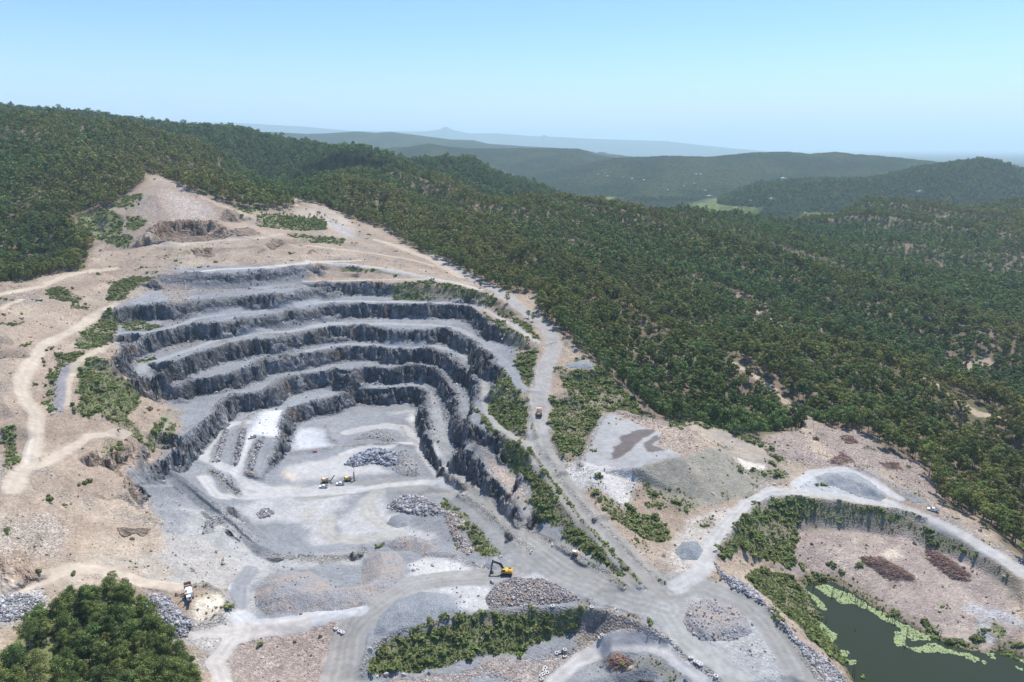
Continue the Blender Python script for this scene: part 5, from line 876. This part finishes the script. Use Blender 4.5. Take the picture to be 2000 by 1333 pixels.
for px, s, l, g_ in ty:
    u_, v_ = [float(k) for k in px.split(',')]; o = bpy.data.objects.new('tyre', tm1 if (g_ not in ('c', 'd') or rng.random() < .6) else tm2); COL.objects.link(o); x, y, z = P1(u_, v_); o.location = (x, y, z + .05); o.scale = (s,) * 3; o.rotation_euler = (rng.normal(0, .12) + (1.1 if g_ is None and s > 1.05 else 0), rng.normal(0, .12), rng.uniform(0, 3))
    tagged(o, l or tg_[g_][0], 'tyre', tg_[g_][1] if g_ else None)
# ------------------------------------------------------------------ stockpiles and rock heaps
def heapmat(nm, c1, c2, cell=1.2, streak=0.):
    m = bpy.data.materials.new(nm); m.use_nodes = True; g = NG(m.node_tree); b = m.node_tree.nodes['Principled BSDF']; b.inputs['Roughness'].default_value = .95; b.inputs['Specular IOR Level'].default_value = .15; geo = g.n('ShaderNodeNewGeometry'); pos = geo.outputs['Position']
    vo = g.n('ShaderNodeTexVoronoi', Scale=cell); g.l(pos, vo.inputs['Vector']); s_ = g.n('ShaderNodeSeparateColor'); g.l(vo.outputs['Color'], s_.inputs[0]); nn = g.n('ShaderNodeTexNoise', Scale=.12, Detail=5.0); g.l(pos, nn.inputs['Vector']); fn_ = g.n('ShaderNodeTexNoise', Scale=1.5, Detail=5.0); g.l(pos, fn_.inputs['Vector'])
    mx = g.n('ShaderNodeMixRGB'); mx.inputs[1].default_value = (*c1, 1); mx.inputs[2].default_value = (*c2, 1); mr = g.n('ShaderNodeMapRange'); mr.inputs['From Min'].default_value = .38; mr.inputs['From Max'].default_value = .62; g.l(nn.outputs['Fac'], mr.inputs[0]); g.l(mr.outputs[0], mx.inputs[0])
    sc = g.n('ShaderNodeVectorMath', operation='SCALE'); g.l(mx.outputs[0], sc.inputs[0]); g.l(g.m('ADD', .62, g.m('ADD', g.m('MULTIPLY', s_.outputs[0], .38), g.m('MULTIPLY', fn_.outputs['Fac'], .4))), sc.inputs['Scale']); g.l(sc.outputs[0], b.inputs['Base Color'])
    bp = g.n('ShaderNodeBump', Strength=.6, Distance=.5); g.l(g.m('ADD', fn_.outputs['Fac'], vo.outputs['Distance']), bp.inputs['Height']); g.l(bp.outputs[0], b.inputs['Normal']); return m
_ic = bmesh.new(); bmesh.ops.create_icosphere(_ic, subdivisions=1, radius=1); ICV = np.array([v.co[:] for v in _ic.verts]); ICF = np.array([[v.index for v in f.verts] for f in _ic.faces]); _ic.free()
_rt = {}
def tonerock(nm, c):
    if nm in _rt: return _rt[nm]
    m = bpy.data.materials.new(nm); m.use_nodes = True; g = NG(m.node_tree); b = m.node_tree.nodes['Principled BSDF']; b.inputs['Roughness'].default_value = .9; b.inputs['Specular IOR Level'].default_value = .2; ca = g.n('ShaderNodeVertexColor', layer_name='tone'); mu = g.n('ShaderNodeMixRGB', blend_type='MULTIPLY'); mu.inputs[0].default_value = 1; mu.inputs[1].default_value = (*c, 1); g.l(ca.outputs[0], mu.inputs[2]); g.l(mu.outputs[0], b.inputs['Base Color']); _rt[nm] = m; return m
def heap(name, label, cat, key, s, hmax, m_, tan_=.72, rough=.25, rocks=0, rs=(.4, 1.0), rc=None, step=.6, sticks=0, group=None, kind=None):
    P = U(Q(key, s), 6, H); x0, y0 = P.min(0) - 1; x1, y1 = P.max(0) + 1; nx = int((x1 - x0) / step) + 2; ny = int((y1 - y0) / step) + 2
    X, Y = np.meshgrid(x0 + np.arange(nx) * step, y0 + np.arange(ny) * step); ins = inpoly(P, X, Y); D = np.full(X.shape, 1e9); A_ = P; B_ = np.roll(P, -1, 0)
    for a, b in zip(A_, B_):
        e_ = b - a; L = (e_ * e_).sum() + 1e-9; t_ = np.clip(((X - a[0]) * e_[0] + (Y - a[1]) * e_[1]) / L, 0, 1); D = np.minimum(D, np.hypot(X - a[0] - t_ * e_[0], Y - a[1] - t_ * e_[1]))
    top = hmax * (.8 + .35 * fbm(X, Y, 14, 2, hash(name) % 7)); hh = D * tan_; hh = top * (1 - np.exp(-(hh / top) ** 1.25 * 1.1)) * ins; G0 = gz(X, Y)
    Z = G0 - .35 + np.where(ins, hh + .35 + fbm(X, Y, 2.4, 3, 5) * rough * np.clip(D, 0, 1.5), 0); keep = q4(ins.astype(float)) > .2
    V = []; F = []; T = []; o = gridmesh(name, X, Y, Z, keep, None, rocks == 0); o.data.materials.append(m_); r = np.random.default_rng(abs(int(x0 * 13)) % 9999)
    if rocks or sticks:
        i_ = np.argwhere(ins)
        vs = []; fs = []; ts = []
        for k in range(rocks):
            a, b = i_[r.integers(len(i_))]; q = np.array((X[a, b], Y[a, b], Z[a, b] + .1)) + r.uniform(-.3, .3, 3); sz = min(rs[0] * (1 + r.pareto(2.2) * .7), rs[1]); E_ = np.array(Euler(r.uniform(0, 6, 3)).to_matrix()); v = (ICV * r.uniform(.65, 1.25, (len(ICV), 1)) * sz * r.uniform(.6, 1.2, 3)) @ E_.T + q; fs.append(ICF + len(vs) * len(ICV)); vs.append(v); tn = r.uniform(.45, 1.9) ** 1.0; c_ = rc[r.integers(len(rc))] if rc else (1, 1, 1); ts.append(np.repeat(np.array([[tn * c_[0], tn * c_[1], tn * c_[2], 1]]), len(ICV), 0))
        if rocks:
            V = np.concatenate(vs); F = np.concatenate(fs); T = np.concatenate(ts)
        for k in range(sticks):
            a, b = i_[r.integers(len(i_))]; q = np.array((X[a, b], Y[a, b], Z[a, b] + r.uniform(-.1, .6))); an = r.normal(.55, .5); L = r.uniform(1.2, 4.5); d = np.array((math.cos(an), -math.sin(an), r.normal(0, .18))) * L / 2; tp_, tf_ = tube([q - d, q + d], [r.uniform(.08, .22), .06], 4); o_ = sum(len(v) for v in vs); vs.append(np.array(tp_)); fs.append(np.array(tf_) + o_); tn = r.uniform(.5, 1.9); ts.append(np.repeat([[tn, tn * r.uniform(.8, 1), tn * r.uniform(.75, 1), 1]], len(tp_), 0))
        if sticks: V = np.concatenate(vs); F = np.concatenate(fs); T = np.concatenate(ts)
        me = bpy.data.meshes.new('stones'); kk = F.shape[1]; me.vertices.add(len(V)); me.vertices.foreach_set('co', V.astype(np.float32).ravel()); n = len(F); me.loops.add(n * kk); me.loops.foreach_set('vertex_index', F.astype(np.int32).ravel()); me.polygons.add(n); me.polygons.foreach_set('loop_start', (np.arange(n) * kk).astype(np.int32)); me.polygons.foreach_set('loop_total', np.full(n, kk, np.int32)); me.update()
        a_ = me.color_attributes.new('tone', 'FLOAT_COLOR', 'POINT'); a_.data.foreach_set('color', T.astype(np.float32).ravel()); me.materials.append(tonerock('heap_stone' if rocks else 'heap_timber', (.235, .24, .25) if rocks else (.26, .19, .155)))
        so = bpy.data.objects.new('loose_stones' if rocks else 'logs', me); COL.objects.link(so); so.parent = o; so['kind'] = 'stuff'
    if kind: o['kind'] = kind
    return tagged(o, label, cat, group)
HB = heapmat('blue_grey_gravel', (.25, .265, .28), (.21, .225, .24), 2.5); HP = heapmat('pink_tan_gravel', (.30, .262, .235), (.25, .25, .255), 2.0); HG = heapmat('grey_rock_fill', (.24, .235, .23), (.20, .20, .205), 1.2); HF = heapmat('pale_crusher_dust', (.33, .34, .345), (.27, .285, .29), 3.0); HT = heapmat('brown_earth_fill', (.29, .23, .18), (.24, .20, .17), 1.2)
BR = [(1, 1.02, 1.08), (1, 1, 1.02), (1.15, 1.02, .92)]; PR = [(1.28, 1.08, .94), (1.12, 1.03, .98), (1.0, 1.0, 1.02)]
heap('gravel_stockpile', 'long pink and grey gravel stockpile left of the main road fork', 'stockpile', '0', '497,1185 498,1150 528,1120 610,1117 640,1140 668,1149 704,1146 708,1092 735,1076 775,1078 797,1103 780,1135 715,1183 670,1192 600,1196 520,1201', 7, HP, rocks=260, rs=(.12, .5), rc=PR)
heap('gravel_stockpile', 'mixed tan and blue stockpile with a rounded crest behind the long pink one', 'stockpile', '8', '430,530 500,485 580,475 650,492 740,540 850,592 760,602 650,585 560,560 480,560', 5.5, HP, rocks=120, rs=(.15, .5), rc=PR)
heap('gravel_stockpile', 'blue grey crusher dust stockpile between the main road and the green bank', 'stockpile', '8', '365,1025 400,930 500,830 640,785 780,800 845,870 850,915 700,955 600,990 430,1040', 5, HB)
heap('rock_pile', 'low pinkish rock stockpile below the excavator', 'rock pile', '8', '990,830 1060,745 1150,715 1300,715 1420,760 1530,830 1450,850 1150,872 1020,885', 2.6, HT, rocks=2600, rs=(.2, .6), rc=PR)
heap('gravel_heap', 'small blue grey cone of gravel just above the excavator', 'gravel heap', '8', '985,640 1010,602 1060,588 1092,640 1060,668 1005,668', 3.2, HB)
heap('gravel_heap', 'dark grey cone of gravel on the pale floor below the boulder pile', 'gravel heap', '8', '438,412 470,370 550,350 586,378 565,420 500,437', 3, HB)
heap('rock_pile', 'pile of pale and dark boulders beside the curve of the pit road', 'rock pile', '8', '440,320 500,262 620,252 740,310 765,362 640,368 520,345', 2.8, HG, rocks=800, rs=(.5, 1.5), rc=BR)
heap('rock_pile', 'rusty orange rubble between the pale yard and the green strip', 'rock pile', '8', '750,350 830,340 900,420 860,460 940,560 900,590 830,540 780,420', 2, HT, rocks=450, rs=(.35, .9), rc=PR)
heap('rock_pile', 'dark blasted rock pile on the inner pit floor', 'rock pile', 'A', '930,800 1000,720 1200,652 1400,690 1430,790 1350,822 1200,785 1000,825', 3.6, HG, rocks=900, rs=(.55, 1.6), rc=[(.9, .95, 1.05)])
heap('gravel_heap', 'grey stone embankment beside the dark blasted rock pile', 'embankment', 'A', '1405,790 1400,690 1480,660 1560,740 1640,900 1560,915 1430,900 1360,840', 4, HG, rocks=160, rs=(.3, .8), rc=BR)
heap('gravel_heap', 'dark crescent of broken stone inside the ramp loop of the inner pit', 'gravel heap', 'A', '1000,565 1150,490 1250,470 1340,510 1400,580 1300,590 1180,560 1050,575', 2.6, HG, rocks=120, rs=(.3, .8), rc=BR)
heap('rock_pile', 'small dark rubble pile alone on the pale pit floor', 'rock pile', 'A', '95,1260 180,1200 268,1240 225,1290 130,1302', 1.3, HG, rocks=160, rs=(.35, .9), rc=BR)
heap('rubble_mound', 'flat mound of blue and pink rubble in the middle of the lower yard', 'rubble mound', '9', '95,950 130,860 250,830 400,880 450,930 490,1020 380,1065 200,1065 120,1010', 2.2, HP, rocks=300, rs=(.2, .6), rc=PR + BR)
heap('gravel_heap', 'blue grey cone of gravel beside the pale bend above the junction', 'gravel heap', '9', '48,570 90,512 180,508 212,560 180,612 90,615', 4.5, HB)
heap('gravel_stockpile', 'big pale grey stockpile ringed by the white road in the east', 'stockpile', '9', '830,145 900,122 1050,122 1150,180 1235,262 1200,287 1080,262 950,205 850,195', 6, HF, rough=.5)
heap('gravel_heap', 'small dark gravel heap by the road below the forest edge', 'gravel heap', '9', '1365,283 1400,268 1432,290 1392,302', 1.8, HB)
heap('gravel_heap', 'grey heap at the corner of the upper pad beside the forest', 'gravel heap', '5', '1425,608 1520,578 1590,602 1580,628 1450,622', 2, HB)
heap('gravel_heap', 'small blue grey mound at the sharp tip between the two haul roads', 'gravel heap', '8', '1825,750 1880,752 1890,780 1840,785', 1.4, HB)
heap('rock_pile', 'tumbled blue boulders between the crusher and the dark trees', 'rock pile', '7', '760,850 850,800 920,800 1000,900 1080,970 1030,1045 950,1040 870,960', 1.6, HG, rocks=1300, rs=(.28, 1.0), rc=BR)
heap('rock_pile', 'bank of white broken boulders at the left edge of the picture', 'rock pile', '7', '-40,850 60,800 130,800 270,850 200,900 100,950 -40,960', 1.2, HG, rocks=1300, rs=(.22, .8), rc=[(1.4, 1.36, 1.3), (1.1, 1.06, 1.0)])
heap('rock_pile', 'grey rubble dumped in two mounds on the left bench', 'rock pile', '7', '1140,400 1180,368 1240,372 1260,400 1200,425 1190,460 1130,470', 1.5, HG, rocks=120, rs=(.3, .8), rc=BR)
heap('riprap', 'band of blue riprap boulders along the yard edge below the green bank', 'riprap', '9', '272,620 320,690 400,715 480,770 540,830 560,870 470,820 360,765 300,700', 1.2, HG, rocks=800, rs=(.3, .9), rc=BR)
heap('riprap', 'rocky embankment of riprap falling from the yard to the pond', 'riprap', '9', '570,870 640,950 760,1080 880,1160 960,1230 1010,1294 1040,1380 960,1380 890,1290 780,1150 660,1000 600,920', .8, HG, rocks=2400, rs=(.25, .8), rc=BR + PR)
for s, l in (('1100,600 1200,600 1380,700 1390,730 1250,722 1120,640', 'long brown pile of felled timber nearest the pond'), ('1450,560 1520,568 1680,680 1705,732 1600,720 1480,620', 'long brown pile of felled timber between the valley and the east road')): heap('log_pile', l, 'log pile', '9', s, 2.0, HT, sticks=520)
for s, l in (('970,1000 1030,1000 1065,1040 1000,1042', 'small brown log pile on the cleared slope by the forest'), ('895,1142 990,1100 1045,1140 980,1162', 'brown log pile above the big pale stockpile'), ('1190,1152 1280,1150 1305,1180 1220,1182', 'brown log pile right of the big pale stockpile')): heap('log_pile', l, 'log pile', '6', s, 1.6, HT, sticks=170)
heap('log_pile', 'brush heap of brown sticks inside the lower track loop', 'log pile', '8', '1670,1175 1750,1140 1820,1180 1780,1230 1700,1222', 1.5, HT, sticks=260)
for s, w_ in (('4', '1240,965 1270,965 1215,1140 1180,1140'), ('4', '1335,960 1370,955 1320,1160 1290,1165'), ('4', '1430,1015 1460,1020 1400,1190 1370,1180'), ('4', '1160,1190 1200,1190 1340,1300 1320,1320')): heap('rubble_windrow', 'rubble windrow between the pale tracks of the left pit floor, %s' % {'1240': 'leftmost', '1335': 'middle', '1430': 'rightmost, nearest the white ute', '1160': 'lowest, beside the curve'}[w_.split(',')[0]], 'windrow', s, w_, 1.1, HG, rocks=160, rs=(.35, 1.0), rc=PR + BR)
log('heaps')
# ------------------------------------------------------------------ single trees and shrubs
def tr(u_, v_, s, kind, label, group=None, i=0): x, y, z = P1(u_, v_); place_tree(x, y, z, s, kind, label, group, i)
for a, b, s, l in ((991, 593, .62, 'rounded tree beside the upper haul road, on its pit side'), (1032, 622, .55, 'left tree of the pair between the two upper roads'), (1041, 628, .5, 'right tree of the pair between the two upper roads'), (939, 563, .4, 'small tree where the top bench road meets the haul road')): tr(a, b, s, 'q', l, None, int(a))
r_ = np.random.default_rng(31)
for k in range(34): tr(*[(600 - 55 + (k % 17) * 5.7 + r_.uniform(-2, 2)), (425 + (k // 17) * 14 + r_.uniform(-3, 5))], r_.uniform(.28, .42), 'e', 'young dark tree in the planted row on the tan bench', 'young trees on the tan bench', k)
for k in range(9): tr(512 + r_.uniform(-10, 12), 428 + r_.uniform(-8, 12), r_.uniform(.2, .34), 'e', 'young tree in the small clump left of the planted row', 'small clump of young trees', k)
bmesh_shr = [bush_proto('shrub', 300 + i, 1.25, 60, .34, BM).data for i in range(4)]
def shrub(u_, v_, s, label, group, i):
    x, y, z = P1(u_, v_); o = bpy.data.objects.new('shrub', bmesh_shr[i % 4]); COL.objects.link(o); o.location = (x, y, z - .1); o.scale = (s, s, s * 1.1); o.rotation_euler = (0, 0, i * 1.7); tagged(o, label, 'shrub', group)
for i, q in enumerate(Q('4', '262,528,1.1 287,518,1.2 308,542,1 245,590,1 248,612,.9 280,638,1.3 275,662,1 198,715,1.1 255,722,1 235,570,.8 282,512,1')): shrub(*q, 'dark shrub in the straggling line beside the left haul track', 'shrubs beside the left haul track', i)
for i, q in enumerate(Q('4', '571,755,1.7 665,1045,1.7 495,870,1.4 450,640,1.6 405,825,1.4 412,855,1.5 605,440,1.3 590,492,1 525,405,1.3 620,480,1.0 650,965,.8 800,870,.7')): shrub(*q, 'rounded shrub on the green western batter of the pit', 'shrubs on the western batter', i)
for i, q in enumerate(Q('4', '405,182,1.3 340,195,1.6 275,210,1.2 300,215,1 370,215,1.4 120,325,1.1 118,350,1 22,330,1 407,275,1.2 812,98,1.3 857,92,1.3 440,240,1.1 270,195,.8 470,270,1.2')): shrub(*q, 'dark shrub scattered on the bare tan ground west of the benches', 'shrubs on the tan ground', i)
for q, l in zip(Q('7', '280,275,1.6 465,188,1.5 500,175,1.2 215,685,1.2 350,855,1 1445,1095,1.2 360,310,1 415,690,1'), ('bright green shrub alone on the stony western slope', 'dark shrub left of the pair on the stony rise', 'dark shrub right of the pair on the stony rise', 'flat green shrub just above the sandy western track', 'small shrub at the edge of the sandy cutting', 'small dark shrub at the top of the pink bank by the bottom road', 'small shrub below the bright green one', 'shrub at the fork of the sandy track')): shrub(*q, l, None, int(q[0]))
for q, l in zip(Q('8', '1242,290,1.9 1320,375,2.0 740,1030,1.6 875,440,1.5 1190,1000,1.6'), ('rounded green shrub on the pale strip beside the eastern wall', 'dark bush beside the eastern wall, lower of two', 'bright green bush at the left end of the scrubby bank', 'rounded bush on the green strip beside the ramp', 'tall bush in the middle of the scrubby bank')): shrub(*q, l, None, int(q[0]))
shrub(1013, 712, 2.6, 'big dark rounded bush beside the end of the wide bench', None, 2)
shrub(1453, 1072, 2.6, 'big dark bush at the left end of the green bank above the cleared valley', None, 1)
# ------------------------------------------------------------------ pond: lily pads, dead trees
LILY = mat('lily_leaf', (.18, .25, .09), .6); LILY2 = mat('lily_leaf_pale', (.22, .28, .11), .6)
def pad(nm, m_, s_):
    bm = bmesh.new(); n = 9; V = [bm.verts.new((math.cos(2 * math.pi * k / n) * (1 + .12 * math.sin(k * 2.2 + s_)), math.sin(2 * math.pi * k / n), .02 * math.sin(k))) for k in range(n)] + [bm.verts.new((0, 0, .05))]
    for k in range(n - 1): bm.faces.new((V[k], V[k + 1], V[n]))
    me = bpy.data.meshes.new(nm); bm.to_mesh(me); bm.free(); me.materials.append(m_); return bpy.data.objects.new(nm, me)
LP = [];
for s in ('130,160 250,140 330,190 480,240 620,330 800,410 920,500 1050,550 1170,600 1150,640 1000,630 950,590 870,510 720,440 620,370 500,320 420,310 370,320 340,270 220,230', '60,190 120,220 200,300 260,380 230,395 170,340 120,270', '120,460 200,490 260,550 350,600 300,650 280,700 240,620 160,530', '850,570 940,560 960,620 940,680 870,690 850,640',
          '930,690 1000,700 1060,700 1120,670 1200,665 1280,700 1400,740 1540,770 1620,820 1580,840 1500,810 1400,775 1250,745 1150,755 1050,745 1000,715', '360,720 440,720 460,760 420,800 360,780', '425,820 500,815 510,850 470,865', '1670,760 1740,760 1740,800 1690,805', '1970,820 2000,810 2020,860', '1920,870 1990,890 1980,915', '1640,820 1690,850 1650,855'):
    q = np.array(Q('D', s)); x, y, _ = at_h(q[:, 0], q[:, 1], 3.0); P = np.stack([x, y], 1); X_, Y_ = np.meshgrid(np.arange(x.min(), x.max(), .55), np.arange(y.min(), y.max(), .55)); X_ = X_ + rng.uniform(-.25, .25, X_.shape); Y_ = Y_ + rng.uniform(-.25, .25, Y_.shape)
    k = inpoly(P, X_ + fbm(X_, Y_, 3, 2, 8) * 1.2, Y_ + fbm(X_, Y_, 3, 2, 9) * 1.2) & (rng.random(X_.shape) < .88); LP += [(a, b, 3.05 + rng.uniform(0, .04)) for a, b in zip(X_[k], Y_[k])]
n = len(LP); s_ = rng.uniform(.25, .5, n)
tagged(scatter('lily_pads', [pad('pad_a', LILY, 0), pad('pad_b', LILY2, 1)], LP, np.stack([s_, s_, s_], 1), np.stack([rng.normal(0, .06, n), rng.normal(0, .06, n), rng.uniform(0, 6, n)], 1), rng.integers(0, 2, n)), 'yellow green lily pads floating in bands on the dark pond'); log('lily', n)
DW = mat('dead_wood', (.12, .105, .095), .9, noise=.3, scale=2)
def dead(u_, v_, hgt, label, group, seed, br=3):
    x, y, z = at_h(u_, v_, 3.0); r = np.random.default_rng(seed); o = root('dead_tree', label, 'dead tree', (x, y, z - .5), r.uniform(0, 6), group); ln = r.normal(0, .04, 2) * hgt; tp_, tf_ = tube([(0, 0, 0), (ln[0] * .4, ln[1] * .4, hgt * .5), (ln[0], ln[1], hgt)], (.17, .12, .04), 5)
    m1 = tonemesh('trunk', np.array(tp_), np.array(tf_), np.full(len(tp_), .5), [DW]); a = bpy.data.objects.new('trunk', m1); COL.objects.link(a); a.parent = o; P_ = []; F_ = []
    for k in range(br):
        zz = hgt * r.uniform(.45, .9); an = r.uniform(0, 6.28); L = hgt * r.uniform(.12, .3); s0 = np.array((ln[0] * zz / hgt, ln[1] * zz / hgt, zz)); tp_, tf_ = tube([s0, s0 + np.array((math.cos(an), math.sin(an), .9)) * L], (.06, .02), 4); oo = len(P_); P_ += list(tp_); F_ += [tuple(i + oo for i in f) for f in tf_]
    m2 = tonemesh('branch', np.array(P_), np.array(F_), np.full(len(P_), .5), [DW]); a = bpy.data.objects.new('branch', m2); COL.objects.link(a); a.parent = o
for i, q in enumerate(Q('D', '395,215,9.5 430,235,5.5 472,245,4.5 505,290,5 520,300,5.5 548,320,6 570,305,5 650,345,5 742,400,4.5 790,470,5.5 828,480,4.5 852,500,4 882,440,4 130,190,4 290,250,4.5 300,260,4 610,350,4 690,330,4')): dead(q[0], q[1], q[2], 'bare dead trunk standing among the lily pads along the far bank', 'dead trunks along the far bank of the pond', 400 + i)
for q, l in zip(Q('D', '950,670,8 1248,640,5.5 470,1000,9 170,800,7 490,1010,7 240,480,3.5 500,560,1.5'), ('dead tree rising at the tip of the middle lily patch', 'dead tree at the corner of the reedy spit', 'pale branching dead tree leaning at the bottom shore of the pond', 'thin dead tree on the riprap embankment', 'second branching dead tree at the bottom shore, shorter', 'short stump poking up near the western lilies', 'twigs of a sunken branch in open water')): dead(q[0], q[1], q[2], l, None, int(q[0]), 12 if '470' in str(q) or q[2] > 6.5 else 5)
# ------------------------------------------------------------------ far houses
def farz(u_, v_):
    a, dy, dz = rays(u_, v_); t_ = 1900.
    while t_ < 30000:
        x, y = a * t_, dy * t_; i = int(np.interp(y, fy, np.arange(len(fy)))); j = int((x / y + 1) / (FT[1] - FT[0]))
        if HC + dz * t_ < FH[i, min(j, 1098)] + 1: break
        t_ *= 1.002
    return x, y, float(FH[i, min(j, 1098)])
HW = mat('house_wall', (.42, .41, .39), .8, noise=.1, scale=.3)
def house(u_, v_, w, d, h, label, rz, wall=HW, group=None):
    x, y, z = farz(u_, v_); o = root('house', label, 'house', (x, y, z), rz, group); Sh().box((0, 0, h / 2 + 1), (w, d, h + 2), bev=0).out('wall', wall, o); Sh().prism([(-w / 2 - .6, h + 2), (0, h + 2 + d * .22), (w / 2 + .6, h + 2)], -d / 2 - .6, d / 2 + .6).out('roof', wall, o)
HL = 'pale house among trees on the valley floor'
for i, q in enumerate(Q('3', '105,610 162,598 222,634 195,546 168,546 850,590 465,692 395,688 8,632') + Q('2', '1630,528 1650,536 1755,564 1615,546 1665,556 1800,568 1865,576')): house(q[0], q[1], 13, 9, 3.5, HL, .3 * i, HW, 'pale houses on the valley floor')
for q, w, l in ((Q('3', '248,670')[0], 34, 'long white house at the edge of the green paddock'), (Q('3', '590,688')[0], 26, 'white farm building right of the green paddock'), (Q('3', '655,567')[0], 30, 'tan roofed house on the knoll in the valley'), (Q('3', '768,571')[0], 24, 'white house right of the tan roofed one on the knoll'), (Q('3', '1405,647')[0], 22, 'low pale house just above the near forest ridge on the right')): house(q[0], q[1], w, 14, 5, l, .2, CRM if 'tan' in l else HW)
q = Q('2', '1622,432')[0]; house(q[0], q[1], 150, 60, 12, 'large white industrial shed on the distant plain', .1)
log('all done')
